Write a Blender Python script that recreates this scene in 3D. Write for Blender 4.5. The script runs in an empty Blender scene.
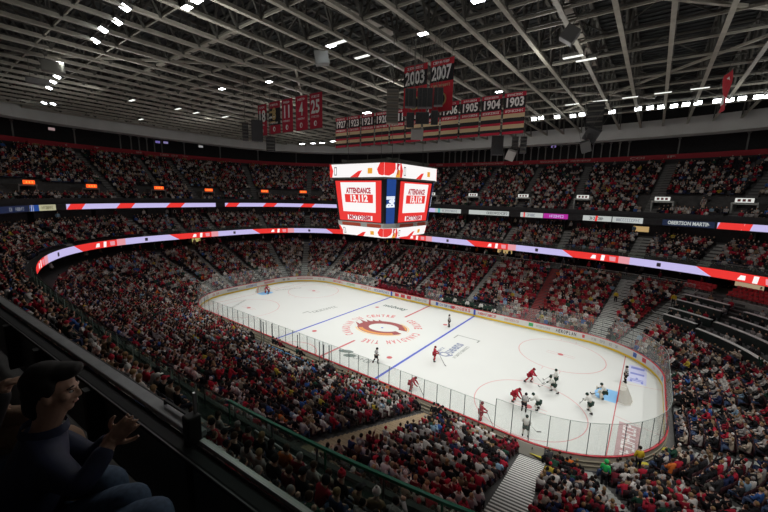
import bpy, bmesh, math, random
import numpy as np
from mathutils import Vector, Matrix, Euler
random.seed(7); RNG = np.random.default_rng(7)
PI = math.pi
sc = bpy.context.scene
COL = sc.collection

# ------------------------------------------------------------------ materials
MATS = {}
def mat(name, col, rough=.6, metal=0., noise=0., nscale=4., bump=0., spec=.5, emit=None, estr=1., alpha=1., trans=0.):
    if name in MATS: return MATS[name]
    m = bpy.data.materials.new(name); m.use_nodes = True
    nt = m.node_tree; b = nt.nodes['Principled BSDF']
    c = (col[0], col[1], col[2], 1)
    b.inputs['Base Color'].default_value = c
    b.inputs['Roughness'].default_value = rough
    b.inputs['Metallic'].default_value = metal
    b.inputs['Specular IOR Level'].default_value = spec
    if noise > 0 or bump > 0:
        tc = nt.nodes.new('ShaderNodeTexCoord')
        n = nt.nodes.new('ShaderNodeTexNoise'); n.inputs['Scale'].default_value = nscale; n.inputs['Detail'].default_value = 4
        nt.links.new(tc.outputs['Object'], n.inputs['Vector'])
        if noise > 0:
            r = nt.nodes.new('ShaderNodeValToRGB')
            r.color_ramp.elements[0].position = .3; r.color_ramp.elements[1].position = .7
            r.color_ramp.elements[0].color = (col[0]*(1-noise), col[1]*(1-noise), col[2]*(1-noise), 1)
            r.color_ramp.elements[1].color = (min(1, col[0]*(1+noise)), min(1, col[1]*(1+noise)), min(1, col[2]*(1+noise)), 1)
            nt.links.new(n.outputs['Fac'], r.inputs['Fac']); nt.links.new(r.outputs['Color'], b.inputs['Base Color'])
        if bump > 0:
            bp = nt.nodes.new('ShaderNodeBump'); bp.inputs['Strength'].default_value = bump
            nt.links.new(n.outputs['Fac'], bp.inputs['Height']); nt.links.new(bp.outputs['Normal'], b.inputs['Normal'])
    if emit is not None:
        b.inputs['Emission Color'].default_value = (emit[0], emit[1], emit[2], 1)
        b.inputs['Emission Strength'].default_value = estr
    if trans > 0:
        b.inputs['Transmission Weight'].default_value = trans
    if alpha < 1: b.inputs['Alpha'].default_value = alpha
    MATS[name] = m
    return m

def glass_mat(name, tint, opacity, rough=.05, facing=.22):
    """thin clear sheet: mostly transparent, a little of its own colour, a faint reflection"""
    if name in MATS: return MATS[name]
    m = bpy.data.materials.new(name); m.use_nodes = True
    nt = m.node_tree; nt.nodes.clear()
    out = nt.nodes.new('ShaderNodeOutputMaterial')
    tr = nt.nodes.new('ShaderNodeBsdfTransparent'); tr.inputs['Color'].default_value = (*tint, 1)
    df = nt.nodes.new('ShaderNodeBsdfDiffuse'); df.inputs['Color'].default_value = (.8, .82, .81, 1)
    gl = nt.nodes.new('ShaderNodeBsdfGlossy'); gl.inputs['Roughness'].default_value = rough
    lw = nt.nodes.new('ShaderNodeLayerWeight'); lw.inputs['Blend'].default_value = .12
    fr = nt.nodes.new('ShaderNodeMath'); fr.operation = 'MULTIPLY'; fr.inputs[1].default_value = facing; nt.links.new(lw.outputs['Facing'], fr.inputs[0])
    m1 = nt.nodes.new('ShaderNodeMixShader'); m1.inputs[0].default_value = opacity
    m2 = nt.nodes.new('ShaderNodeMixShader')
    L = nt.links
    L.new(tr.outputs[0], m1.inputs[1]); L.new(df.outputs[0], m1.inputs[2])
    L.new(fr.outputs[0], m2.inputs[0]); L.new(m1.outputs[0], m2.inputs[1]); L.new(gl.outputs[0], m2.inputs[2])
    L.new(m2.outputs[0], out.inputs[0])
    MATS[name] = m
    return m

def emit_mat(name, col, s):
    return mat(name, (.015, .015, .015), .5, emit=col, estr=s)

def attr_mat(name, rough=.85):
    m = bpy.data.materials.new(name); m.use_nodes = True
    nt = m.node_tree; b = nt.nodes['Principled BSDF']; b.inputs['Roughness'].default_value = rough
    b.inputs['Specular IOR Level'].default_value = .2
    a = nt.nodes.new('ShaderNodeAttribute'); a.attribute_name = 'col'
    nt.links.new(a.outputs['Color'], b.inputs['Base Color'])
    return m

# ------------------------------------------------------------------ mesh builder
class MB:
    def __init__(s): s.v = []; s.f = []; s.m = []; s.sm = []
    def add(s, vs, fs, mi=0, smooth=False):
        o = len(s.v); s.v.extend([tuple(map(float, v)) for v in vs])
        for f in fs: s.f.append(tuple(i+o for i in f)); s.m.append(mi); s.sm.append(smooth)
        return s
    def box(s, c, d, rz=0., mi=0, rot=None):
        x, y, z = d[0]/2, d[1]/2, d[2]/2
        vs = [Vector((a*x, b*y, e*z)) for e in (-1, 1) for b in (-1, 1) for a in (-1, 1)]
        R = rot if rot is not None else Matrix.Rotation(rz, 3, 'Z')
        c = Vector(c)
        return s.add([R @ v + c for v in vs], [(0,2,3,1),(4,5,7,6),(0,1,5,4),(2,6,7,3),(0,4,6,2),(1,3,7,5)], mi)
    def bar(s, a, b, w, h=None, mi=0, up=(0,0,1)):
        """rectangular bar from a to b, w wide, h tall"""
        a = Vector(a); b = Vector(b); d = b-a; L = d.length
        if L < 1e-6: return s
        d.normalize(); u = Vector(up)
        if abs(d.dot(u)) > .98: u = Vector((1,0,0))
        r = d.cross(u).normalized(); u = r.cross(d).normalized()
        h = w if h is None else h
        vs = []
        for p in (a, b):
            for k, q in ((-1,-1),(1,-1),(1,1),(-1,1)): vs.append(p + r*(k*w/2) + u*(q*h/2))
        return s.add(vs, [(0,1,2,3),(7,6,5,4),(0,4,5,1),(1,5,6,2),(2,6,7,3),(3,7,4,0)], mi)
    def tube(s, pts, r, n=8, mi=0, cap=True, smooth=True):
        pts = [Vector(p) for p in pts]; rs = r if isinstance(r, (list, tuple)) else [r]*len(pts)
        rings = []; prev = None
        for i, p in enumerate(pts):
            d = (pts[min(i+1, len(pts)-1)] - pts[max(i-1, 0)]).normalized()
            if prev is None:
                u = Vector((0,0,1)) if abs(d.z) < .9 else Vector((1,0,0)); u = (u - d*u.dot(d)).normalized()
            else:
                u = (prev - d*prev.dot(d)).normalized()
            prev = u; w = d.cross(u)
            rings.append([p + (u*math.cos(2*PI*k/n) + w*math.sin(2*PI*k/n))*rs[i] for k in range(n)])
        vs = [v for rg in rings for v in rg]; fs = []
        for i in range(len(pts)-1):
            for k in range(n):
                a = i*n+k; b = i*n+(k+1)%n; fs.append((a, b, b+n, a+n))
        s.add(vs, fs, mi, smooth)
        if cap:
            s.add(rings[0], [tuple(reversed(range(n)))], mi); s.add(rings[-1], [tuple(range(n))], mi)
        return s
    def sphere(s, c, r, nu=10, nv=7, mi=0, rot=None):
        if not isinstance(r, (tuple, list)): r = (r, r, r)
        vs = [Vector((0,0,r[2]))]
        for j in range(1, nv):
            t = PI*j/nv
            for i in range(nu): a = 2*PI*i/nu; vs.append(Vector((r[0]*math.sin(t)*math.cos(a), r[1]*math.sin(t)*math.sin(a), r[2]*math.cos(t))))
        vs.append(Vector((0,0,-r[2])))
        fs = [(0, 1+i, 1+(i+1) % nu) for i in range(nu)]
        for j in range(nv-2):
            for i in range(nu):
                a = 1+j*nu+i; b = 1+j*nu+(i+1) % nu; fs.append((a, a+nu, b+nu, b))
        e = len(vs)-1; o = 1+(nv-2)*nu
        fs += [(e, o+(i+1) % nu, o+i) for i in range(nu)]
        R = rot if rot is not None else Matrix.Identity(3); c = Vector(c)
        return s.add([R @ v + c for v in vs], fs, mi, True)
    def prism(s, poly, z0, z1, mi=0):
        n = len(poly); vs = [(p[0], p[1], z0) for p in poly] + [(p[0], p[1], z1) for p in poly]
        fs = [tuple(reversed(range(n))), tuple(range(n, 2*n))] + [(i, (i+1) % n, n+(i+1) % n, n+i) for i in range(n)]
        return s.add(vs, fs, mi)
    def hull_strip(s, rings, closed=False, mi=0, smooth=False):
        """rings: list of equal-length point lists, faces between neighbours; closed: around each ring"""
        n = len(rings[0]); vs = [p for r in rings for p in r]; fs = []
        for i in range(len(rings)-1):
            for k in range(n if closed else n-1):
                a = i*n+k; b = i*n+(k+1) % n; fs.append((a, b, b+n, a+n))
        return s.add(vs, fs, mi, smooth)
    def mesh(s, name):
        me = bpy.data.meshes.new(name); me.from_pydata(s.v, [], s.f)
        me.polygons.foreach_set('material_index', s.m); me.polygons.foreach_set('use_smooth', s.sm); me.update()
        return me
    def build(s, name, mats, parent=None, loc=None, rz=0., bevel=0.):
        me = s.mesh(name)
        for m in (mats if isinstance(mats, (list, tuple)) else [mats]): me.materials.append(m)
        o = bpy.data.objects.new(name, me); COL.objects.link(o)
        if parent is not None: o.parent = parent
        if loc is not None: o.location = loc
        if rz: o.rotation_euler = (0, 0, rz)
        if bevel:
            md = o.modifiers.new('Bevel', 'BEVEL'); md.width = bevel; md.segments = 2; md.limit_method = 'ANGLE'
        return o

def tag(o, label, cat, group=None, kind=None):
    o['label'] = label; o['category'] = cat
    if group: o['group'] = group
    if kind: o['kind'] = kind
    return o
def struct(o, label=None, cat=None):
    o['kind'] = 'structure'
    if label: o['label'] = label
    if cat: o['category'] = cat
    return o
def empty(name, loc=(0,0,0), rz=0.):
    o = bpy.data.objects.new(name, None); o.empty_display_size = .2; COL.objects.link(o)
    o.location = loc; o.rotation_euler = (0, 0, rz); return o

_TXT = {}
def text_mesh(txt, size=1., bold=.0, extr=.0):
    """flat lettering as mesh, centred on the origin in its own XY plane"""
    key = (txt, round(size, 3), round(bold, 3), extr)
    if key in _TXT: return _TXT[key]
    cu = bpy.data.curves.new('lettering', 'FONT'); cu.body = txt; cu.size = size; cu.align_x = 'CENTER'; cu.align_y = 'CENTER'
    cu.offset = bold*size; cu.extrude = extr; cu.resolution_u = 2
    o = bpy.data.objects.new('lettering', cu); COL.objects.link(o)
    dg = bpy.context.evaluated_depsgraph_get(); dg.update()
    me = bpy.data.meshes.new_from_object(o.evaluated_get(dg)); me.name = 'lettering'
    bpy.data.objects.remove(o); bpy.data.curves.remove(cu)
    _TXT[key] = me
    return me
def text_obj(name, txt, size, m, M, parent=None, bold=0., width=None, squash=None):
    """lettering placed with matrix M (x right, y up, z towards the reader); width fits it"""
    me = text_mesh(txt, size, bold).copy(); me.materials.clear(); me.materials.append(m)
    n = len(me.vertices)
    co = np.empty(n*3, 'f'); me.vertices.foreach_get('co', co); co = co.reshape(-1, 3)
    if width and n:
        w = np.ptp(co[:, 0]); co[:, 0] *= width/max(w, 1e-6)
    if squash: co[:, 1] *= squash
    me.vertices.foreach_set('co', co.ravel()); me.update()
    o = bpy.data.objects.new(name, me); COL.objects.link(o)
    if parent is not None: o.parent = parent
    o.matrix_local = M
    return o
def frame(pos, right, up):
    r = Vector(right).normalized(); u = Vector(up); u = (u - r*u.dot(r)).normalized(); n = r.cross(u)
    return Matrix(((r.x, u.x, n.x, pos[0]), (r.y, u.y, n.y, pos[1]), (r.z, u.z, n.z, pos[2]), (0, 0, 0, 1)))

def scribble_mesh(w, h, seed):
    """unreadable lettering: a row of letter-like strokes, centred, in the XY plane"""
    r = random.Random(seed); b = MB(); x = -w/2; cw = h*.62
    def q(x0, x1, y0, y1): b.add([(x0,y0,0),(x1,y0,0),(x1,y1,0),(x0,y1,0)], [(0,1,2,3)])
    while x < w/2-cw*.5:
        k = r.randint(0, 4); t = h*.17
        if k != 3: q(x, x+t, -h/2, h/2)
        if k in (0, 1): q(x+t, x+cw*.8, h/2-t, h/2)
        if k in (1, 2): q(x+t, x+cw*.8, -h/2, -h/2+t)
        if k in (0, 2, 4): q(x+t, x+cw*.8, -t/2, t/2)
        if k in (2, 3): q(x+cw*.8-t, x+cw*.8, -h/2, h/2)
        if k == 3: q(x, x+cw*.8-t, h/2-t, h/2); q(x, x+cw*.8-t, -h/2, -h/2+t)
        x += cw
    return b
def scribble(name, w, h, m, M, parent, seed=1):
    o = scribble_mesh(w, h, seed).build(name, m, parent); o.matrix_local = M; return o

# ------------------------------------------------------------------ camera (solved from the rink markings)
CAMP = Vector((27.7706, -37.2622, 17.834)); YAW, PIT, ROL, FPX = math.radians(126.55483), math.radians(-9.79855), math.radians(1.37678), 358.3711
_f = Vector((math.cos(YAW)*math.cos(PIT), math.sin(YAW)*math.cos(PIT), math.sin(PIT)))
_r0 = Vector((math.sin(YAW), -math.cos(YAW), 0)); _u0 = _r0.cross(_f)
_r = _r0*math.cos(ROL) + _u0*math.sin(ROL); _u = _u0*math.cos(ROL) - _r0*math.sin(ROL)
cam = bpy.data.cameras.new('camera'); camo = bpy.data.objects.new('camera', cam); COL.objects.link(camo)
camo.matrix_world = Matrix(((_r.x, _u.x, -_f.x, CAMP.x), (_r.y, _u.y, -_f.y, CAMP.y), (_r.z, _u.z, -_f.z, CAMP.z), (0,0,0,1)))
cam.sensor_width = 36; cam.lens = FPX*36/768; cam.clip_start = .05; cam.clip_end = 400
cam.shift_x = -.71/768; cam.shift_y = .8509/768
sc.camera = camo
CA = np.array([list(_r), list(_u), list(_f)])
def project(P):
    P = np.atleast_2d(np.asarray(P, float)) - np.array(CAMP)
    q = P @ CA.T
    z = np.where(np.abs(q[:, 2]) < 1e-6, 1e-6, q[:, 2])
    return np.column_stack([384.71 + FPX*q[:, 0]/z, 256.85 - FPX*q[:, 1]/z, q[:, 2]])

# ------------------------------------------------------------------ plan of the bowl
RA, RB, RR = 30.48, 12.95, 8.53
UPP = (53.79, 36.37, 2.93); LOW = (47.67, 30.82, 3.11); RED = (70.74, 54.03, 2.6); GRY = (62.81, 46.35, 3.15)
HX, HY = RA-RR, RB-RR                      # 21.95, 4.42
ARC = RR*PI/2
SEG = [2*HX, ARC, 2*HY, ARC, 2*HX, ARC, 2*HY, ARC]
PER = sum(SEG); CUM = np.cumsum([0]+SEG)
def base_dir(u):
    """u: metres along the rink outline, starting at the near side's left end (-21.95,-12.95), running anticlockwise; returns point, outward direction"""
    u = u % PER
    k = int(np.searchsorted(CUM, u, 'right')-1); k = min(k, 7); t = u-CUM[k]
    corners = {1: (HX, -HY, -PI/2), 3: (HX, HY, 0), 5: (-HX, HY, PI/2), 7: (-HX, -HY, PI)}
    if k == 0: return (-HX+t, -RB), (0., -1.)
    if k == 2: return (RA, -HY+t), (1., 0.)
    if k == 4: return (HX-t, RB), (0., 1.)
    if k == 6: return (-RA, HY-t), (-1., 0.)
    cx, cy, a0 = corners[k]; q = t/ARC; th = a0 + q*PI/2; ps = a0 + (.7*q + .3*(3*q*q-2*q**3))*PI/2
    return (cx+RR*math.cos(th), cy+RR*math.sin(th)), (math.cos(ps), math.sin(ps))
NU = 720
UU = np.linspace(0, PER, NU+1)
BP = np.array([base_dir(u)[0] for u in UU]); BD = np.array([base_dir(u)[1] for u in UU])
def lam(ring):
    a, b, n = ring; lo = np.zeros(NU+1); hi = np.full(NU+1, 90.)
    for _ in range(50):
        mid = (lo+hi)/2; p = BP + BD*mid[:, None]
        ins = (np.abs(p[:, 0])/a)**n + (np.abs(p[:, 1])/b)**n < 1
        lo = np.where(ins, mid, lo); hi = np.where(ins, hi, mid)
    return lo
LL, LU, LR, LG = lam(LOW), lam(UPP), lam(RED), lam(GRY)
# the near side of the upper level runs straight where the camera stands
_q = BP + BD*LU[:, None]
for _i in range(NU+1):
    if _q[_i, 1] < -20 and 6 < _q[_i, 0] < 46:
        _w = min(1, (_q[_i, 0]-6)/12, (46-_q[_i, 0])/15); _w = max(0, _w); _w = _w*_w*(3-2*_w)
        _n = (-36.17 - BP[_i, 1])/BD[_i, 1] if BD[_i, 1] < -.2 else LU[_i]
        LU[_i] += _w*(_n-LU[_i])
def fL(u): return np.interp(np.mod(u, PER), UU, LL)
def fU(u): return np.interp(np.mod(u, PER), UU, LU)
def fR(u): return np.interp(np.mod(u, PER), UU, LR)
def fG(u): return np.interp(np.mod(u, PER), UU, LG)
def pt(u, o, z=0.):
    (x, y), (dx, dy) = base_dir(u); return Vector((x+dx*o, y+dy*o, z))
def u_of(x, y):
    """rink-outline coordinate whose outward ray passes nearest (x,y)"""
    d = np.array([x, y]) - BP; s = (d*BD).sum(1); e = np.linalg.norm(d - BD*s[:, None], axis=1); e[s < 0] = 1e9
    return float(UU[e.argmin()])
# ------------------------------------------------------------------ shared materials
M_CONC = mat('concrete_dark', (.075,.073,.072), .85, noise=.25, nscale=1.5)
M_CONC2 = mat('concrete_pale', (.34,.34,.32), .8, noise=.15, nscale=2.)
M_BLACK = mat('matte_black', (.012,.012,.013), .6)
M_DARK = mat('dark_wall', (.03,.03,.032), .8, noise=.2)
M_GREYB = mat('grey_cladding', (.21,.215,.215), .6, noise=.08, nscale=.6)
M_STEEL = mat('grey_steel', (.42,.41,.345), .55, noise=.15, nscale=1.)
M_STEELD = mat('dark_steel', (.125,.125,.11), .6)
M_RED = mat('rail_red', (.55,.02,.035), .45)
M_REDB = mat('banner_red', (.34,.014,.025), .7, noise=.06, nscale=3.)
M_WHITE = mat('white_paint', (.78,.78,.76), .5)
M_CHROME = mat('brushed_metal', (.55,.56,.57), .3, metal=.9)
M_SEATR = mat('seat_red', (.30,.018,.025), .5)
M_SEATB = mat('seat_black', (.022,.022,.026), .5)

N1, N2, N3 = 20, 7, 20
def prof(level, k, u):
    """outward distance from the boards and floor height of row k (k may be fractional)"""
    if level == 1:
        w = fL(u); return .65 + (w-1.85)*k/N1, .32 + 5.7*k/N1
    if level == 2:
        w = fL(u); return w + .75 + .82*k, 9.15 + .42*k
    w = fU(u); wr = fR(u); return w + 1.3 + (wr-w-2.4)*k/N3, 15.45 + 9.5*k/N3
# aisles (rink-outline coordinate)
AIS = {
 'near': [('tan', 15.4), ('third', 5.6), ('fourth', -4.6), ('fifth', -14.8)],
}
def k1(th): return CUM[1]+ARC*th/90
def k3(th): return CUM[3]+ARC*(90-th)/90
def k5(th): return CUM[5]+ARC*th/90
def k7(ph): return CUM[7]+ARC*ph/90
AISLES = [('the tan stairs', 15.4+HX, 1.6), ('the near centre stairs', 5.6+HX, 1.2), ('the stairs behind the penalty boxes', -4.6+HX, 1.2), ('the stairs left of the penalty boxes', -14.8+HX, 1.2),
 ('the pale stairs', k1(7.5), 1.7), ('the curved corner stairs', k1(27), 1.1), ('the yellow-edged corner stairs', k1(51), 1.2), ('the corner stairs behind the goal', k1(76), 1.2),
 ('the right end stairs', CUM[2]+4.4, 1.2), ('the stairs below the loge', k3(72), 1.2), ('the loge stairs', k3(28.5), 1.4), ('the wide far corner stairs', k3(11), 2.0),
 ('the red stairs', CUM[4]+HX-15.4, 1.4), ('the far centre stairs', CUM[4]+HX-5.5, 1.2), ('the far bench stairs', CUM[4]+HX+4.5, 1.2), ('the far left stairs', CUM[4]+HX+14.5, 1.2),
 ('the far left corner stairs', k5(4), 1.3), ('the second far left corner stairs', k5(21), 1.3), ('the diagonal left corner stairs', k5(46), 1.3), ('the steep left corner stairs', k5(66), 1.3),
 ('the left end stairs', CUM[6]+1.0, 1.3), ('the second left end stairs', CUM[6]+7.6, 1.2), ('the near left corner stairs', k7(14), 1.2), ('the near left curve stairs', k7(42), 1.2), ('the long near left stairs', k7(72), 1.2)]
AU = np.array([a[1] for a in AISLES]); AW = np.array([a[2] for a in AISLES])

def terrace(name, level, n, back, label):
    us = np.arange(0, PER, 1.0); us = np.append(us, PER); rings = []
    for u in us:
        r = []
        for k in range(n):
            o, z = prof(level, k, u); o2, _ = prof(level, k+1, u)
            r += [pt(u, o, z), pt(u, o2, z)]
        o, z = prof(level, n, u); r += [pt(u, o, z), pt(u, back(u), z)]
        rings.append(r)
    b = MB(); b.hull_strip(rings)
    return struct(b.build(name, M_CONC), label, 'seating terrace')
terrace('lower_bowl_floor', 1, N1, lambda u: fL(u)+5, 'stepped grey concrete terrace of the lowest seating bowl around the ice')
terrace('middle_bowl_floor', 2, N2, lambda u: fL(u)+7.6, 'stepped concrete terrace of the middle seating level above the lower bright ribbon')
terrace('upper_bowl_floor', 3, N3, lambda u: fR(u)+.2, 'steep stepped concrete terrace of the topmost seating bowl')

def ring_wall(name, prof_fn, m, step=1.0, u0=0., u1=PER, closed_section=True, mats=None):
    """sweeps a section [(o,z),...] (function of u) round the bowl"""
    us = np.arange(u0, u1, step); us = np.append(us, u1); rings = []
    for u in us: rings.append([pt(u, o, z) for o, z in prof_fn(u)])
    b = MB(); b.hull_strip(rings, closed=closed_section)
    if closed_section and abs(u1-u0-PER) > .01:
        n = len(rings[0]); b.add(rings[0], [tuple(range(n))]); b.add(rings[-1], [tuple(reversed(range(n)))])
    return b.build(name, mats or m)
def rect(o0, o1, z0, z1): return [(o0, z0), (o1, z0), (o1, z1), (o0, z1)]

struct(ring_wall('floor_apron', lambda u: rect(.12, .7, -.05, .02), mat('apron_grey', (.16,.155,.145), .8, noise=.2)), 'pale concrete walkway between the boards and the first row', 'floor')
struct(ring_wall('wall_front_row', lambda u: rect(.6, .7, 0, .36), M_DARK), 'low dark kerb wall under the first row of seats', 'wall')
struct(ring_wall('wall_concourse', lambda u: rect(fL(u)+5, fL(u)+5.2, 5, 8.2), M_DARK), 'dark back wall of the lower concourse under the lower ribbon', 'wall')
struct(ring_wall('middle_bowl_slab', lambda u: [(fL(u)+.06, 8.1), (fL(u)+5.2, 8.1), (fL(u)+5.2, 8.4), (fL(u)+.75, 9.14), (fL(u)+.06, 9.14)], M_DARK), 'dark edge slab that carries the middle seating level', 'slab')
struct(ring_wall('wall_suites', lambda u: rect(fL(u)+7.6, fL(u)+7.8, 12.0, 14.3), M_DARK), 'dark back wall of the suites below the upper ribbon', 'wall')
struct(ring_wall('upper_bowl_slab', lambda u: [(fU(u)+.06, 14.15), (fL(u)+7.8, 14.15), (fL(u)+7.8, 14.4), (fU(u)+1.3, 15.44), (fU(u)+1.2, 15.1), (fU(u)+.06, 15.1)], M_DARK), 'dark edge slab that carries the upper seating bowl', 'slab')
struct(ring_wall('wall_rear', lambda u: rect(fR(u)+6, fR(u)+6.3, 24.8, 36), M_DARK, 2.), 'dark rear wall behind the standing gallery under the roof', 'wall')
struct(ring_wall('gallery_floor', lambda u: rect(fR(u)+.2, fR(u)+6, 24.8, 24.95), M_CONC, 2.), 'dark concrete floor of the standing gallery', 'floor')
# suites: dividing walls
sb = []
for i in range(64):
    u = PER*i/64
    p = pt(u, fL(u)+7.1); q = project([p.x, p.y, 13])[0]
    if q[2] < 5 or not -200 < q[0] < 970: continue
    b = MB(); (x, y), d = base_dir(u); b.box((p.x, p.y, 13.1), (1.1, .16, 2.1), rz=math.atan2(d[1], d[0]))
    struct(b.build('suite_divider_wall', M_BLACK), 'short black dividing wall between two suites below the upper ribbon', 'wall')
# parapet of the upper bowl (left out where the camera's own railing stands)
uc = u_of(CAMP.x, CAMP.y)
u_a, u_b = u_of(8, -37.2), u_of(44, -28.)
struct(ring_wall('trim_upper_parapet', lambda u: rect(fU(u)+1.05, fU(u)+1.2, 15.1, 16.05), M_DARK, 1., u_b, u_a+PER), 'dark parapet along the front of the upper bowl', 'trim')

# glass guard along the middle level front with its green edge
def guard(name, ring_o, z0, h, u0, u1, cap, label):
    r = empty(name, pt(u0, ring_o(u0), z0)); g = MB(); c = MB()
    us = np.linspace(u0, u1, max(2, int(abs(u1-u0))))
    P = [pt(u, ring_o(u), z0) - Vector(r.location) for u in us]
    for i in range(len(P)-1):
        a, b2 = P[i], P[i+1]; g.bar(a+Vector((0,0,h/2)), b2+Vector((0,0,h/2)), .018, h)
        c.bar(a+Vector((0,0,h)), b2+Vector((0,0,h)), .10 if cap is M_GREEN else .05, .09 if cap is M_GREEN else .05)
        if i % 2 == 0: c.bar(a, a+Vector((0,0,h)), .05, .05)
    g.build('glass_panel', glass_mat('guard_glass', (.86,.93,.89), .05), r); c.build('cap_rail', cap, r)
    return tag(r, label, 'railing')
M_GREEN = mat('green_glass_edge', (.022,.19,.11), .25)
ux = lambda x: x+HX
guard('glass_railing', lambda u: fL(u)+.25, 9.15, .9, ux(15.8), k1(38), M_GREEN, 'glass guard with a green top edge in front of the nearest middle-level rows')
guard('glass_railing', lambda u: fL(u)+.25, 9.15, .9, ux(-20), ux(15.6), mat('rail_steel', (.5,.51,.5), .4), 'glass guard with a pale steel top rail running down the left middle level')
guard('glass_railing', lambda u: fL(u)+.25, 9.15, .9, k7(10), ux(-20.2), mat('rail_steel2', (.2,.2,.2), .4, metal=.7), 'dim glass guard of the middle level in the near left corner')
guard('glass_railing', lambda u: fL(u)-1.4, 6.0, .95, CUM[4]-ARC*.33, CUM[4]+HX*1.9, mat('rail_pale', (.45,.45,.43), .4), 'pale rail along the top of the far lower bowl')

# ------------------------------------------------------------------ aisle stairs
M_ST = {'the pale stairs': mat('stair_pale', (.09,.092,.085), .7, noise=.1), 'the tan stairs': mat('stair_tan', (.36,.27,.17), .8, noise=.15), 'the red stairs': mat('stair_red', (.25,.05,.05), .8)}
M_STD = mat('stair_grey', (.33,.34,.32), .8, noise=.1)
M_NOSE = mat('stair_nosing', (.80,.81,.77), .6)
for nm, u, w in AISLES:
    for lev, n in ((1, N1), (2, N2), (3, N3)):
        P = [pt(u, *prof(lev, k, u)) for k in (0, n)]
        q = project(P)
        if not ((q[:, 2] > 3) & (q[:, 0] > -150) & (q[:, 0] < 920) & (q[:, 1] < 600)).any(): continue
        b = MB(); (x, y), d = base_dir(u); rz = math.atan2(d[1], d[0])
        m = M_ST.get(nm, M_STD) if lev == 1 else (M_STD if lev == 2 else mat('stair_upper', (.15,.15,.145), .8))
        for k in range(n):
            o0, z0 = prof(lev, k, u); o1, z1 = prof(lev, k+1, u); dz = z1-z0; dp = o1-o0
            for h in (0, 1):
                oo = o0 + dp*h/2; zz = z0 + dz*(h-0)/2 + .01
                c = pt(u, oo+dp/4, zz-.06 if h == 0 else zz-dz/4)
                hh = .12 if h == 0 else dz/2
                b.box((c.x, c.y, zz+.0-hh/2), (dp/2, w, hh), rz=rz)
                if lev == 1:
                    e = pt(u, oo+.05, zz+.006); b.box(e, (.095 if nm == 'the pale stairs' else .10, w*.98, .012), rz=rz, mi=1)
        o = b.build('aisle_stairs', [m, M_NOSE if nm in ('the pale stairs', 'the wide far corner stairs') else m])
        lv = {1: 'lower bowl', 2: 'middle level', 3: 'upper bowl'}[lev]
        struct(o, f'flight of {nm[4:]} climbing the {lv}', 'stairs')

# ------------------------------------------------------------------ red lettered band round the top of the upper bowl
def band_pt(ring, off, z):
    return lambda u: pt(u, ring(u)+off, z)
bn = ring_wall('fascia_band', lambda u: rect(fR(u)-.1, fR(u)+.15, 25.85, 26.75), M_REDB, 1.)
tag(bn, 'long dull red fascia band running round the top of the upper bowl', 'fascia')
struct(ring_wall('trim_gallery_parapet', lambda u: rect(fR(u)-.05, fR(u)+.2, 24.9, 25.85), M_DARK), 'dark upstand under the red fascia band', 'trim')
M_BT = mat('band_lettering', (.5,.36,.33), .7)
def curved_text(name, txt, ringf, u, z, h, m, parent, width=None, off=-.12, emis=None):
    c = pt(u, ringf(u)+off, z); a = pt(u-.5, ringf(u-.5)+off, z); b2 = pt(u+.5, ringf(u+.5)+off, z)
    rt = (a-b2)  # reader stands inside the bowl: right is towards smaller u
    return text_obj(name, txt, h, m, frame(c, rt, (0,0,1)), parent, bold=.02, width=width)
def ring_px(ringf, z, off=0.):
    P = np.array([list(pt(u, ringf(u)+off, z)) for u in UU]); q = project(P); d = np.linalg.norm(P[:, :2]-np.array(CAMP)[:2], axis=1)
    ok = (q[:, 2] > 8) & (d > 25); us = UU[ok]; x = q[ok, 0]
    i = np.argsort(x); return lambda px: float(np.interp(px, x[i], us[i]))
pxR = ring_px(fR, 26.1)
for px, t in ((70, 'DES CODES'), (103, 'ARTIFICES'), (635, 'DES CODES'), (671, 'ARTIFICES')):
    u = pxR(px); curved_text('lettering', t, fR, u, 26.3, .6, M_BT, bn, width=7.5)
for k, (px, w) in enumerate(((137, 1.2), (176, 5), (238, 8), (300, 6), (438, 5), (462, 1), (490, 9), (519, 1), (556, 7), (583, 5), (718, 1.2))):
    for q in range(max(1, int(w/2))):
        u = pxR(px)+w/2-q*2-1; ww = min(w, 1.9); c = pt(u, fR(u)-.12, 26.3); a = pt(u-.5, fR(u-.5), 0)-pt(u+.5, fR(u+.5), 0)
        scribble('lettering', ww, .4, M_BT, frame(c, a, (0,0,1)), bn, 20+k+q)
# small red drop panels below the band at the left
for i, px in enumerate((33, 99, 149, 183, 221, 264)):
    u = pxR(px); c = pt(u, fR(u)-.85, 25.55); (x, y), d = base_dir(u)
    b = MB(); b.box((0,0,0), (.08, 2.6, 1.3)); b.box((-.05,0,-.0), (.02, 1.0, .7), mi=1)
    for sg in (-1, 1): b.box((.42, sg*1.1, .55), (.8, .06, .06))
    o = b.build('hanging_panel', [M_REDB, mat('panel_gold', (.22,.12,.03), .6)], loc=c, rz=math.atan2(d[1], d[0]))
    words = ('first', 'second', 'third', 'fourth', 'fifth', 'sixth')
    tag(o, f'small red drop panel under the red fascia band, {words[i]} from the left edge', 'sign', 'drop panels under the red band')

# posts of the standing gallery under the roof ring
for i in range(96):
    u = PER*i/96; p = pt(u, fR(u)+2.2); q = project([p.x, p.y, 27.5])[0]
    if q[2] < 30 or not -60 < q[0] < 830: continue
    b = MB(); b.box((0,0,27.6), (.22,.22,5.3)); b.box((0,0,29.9), (.5,.5,.2))
    struct(b.build('gallery_post', mat('post_grey', (.22,.22,.21), .6), loc=(p.x, p.y, 0)), 'slim grey post standing in the dark gallery behind the red band', 'post')
# yellow safety paint at the foot of the stairs
M_YEL = mat('safety_yellow', (.62,.55,.06), .6)
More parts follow.
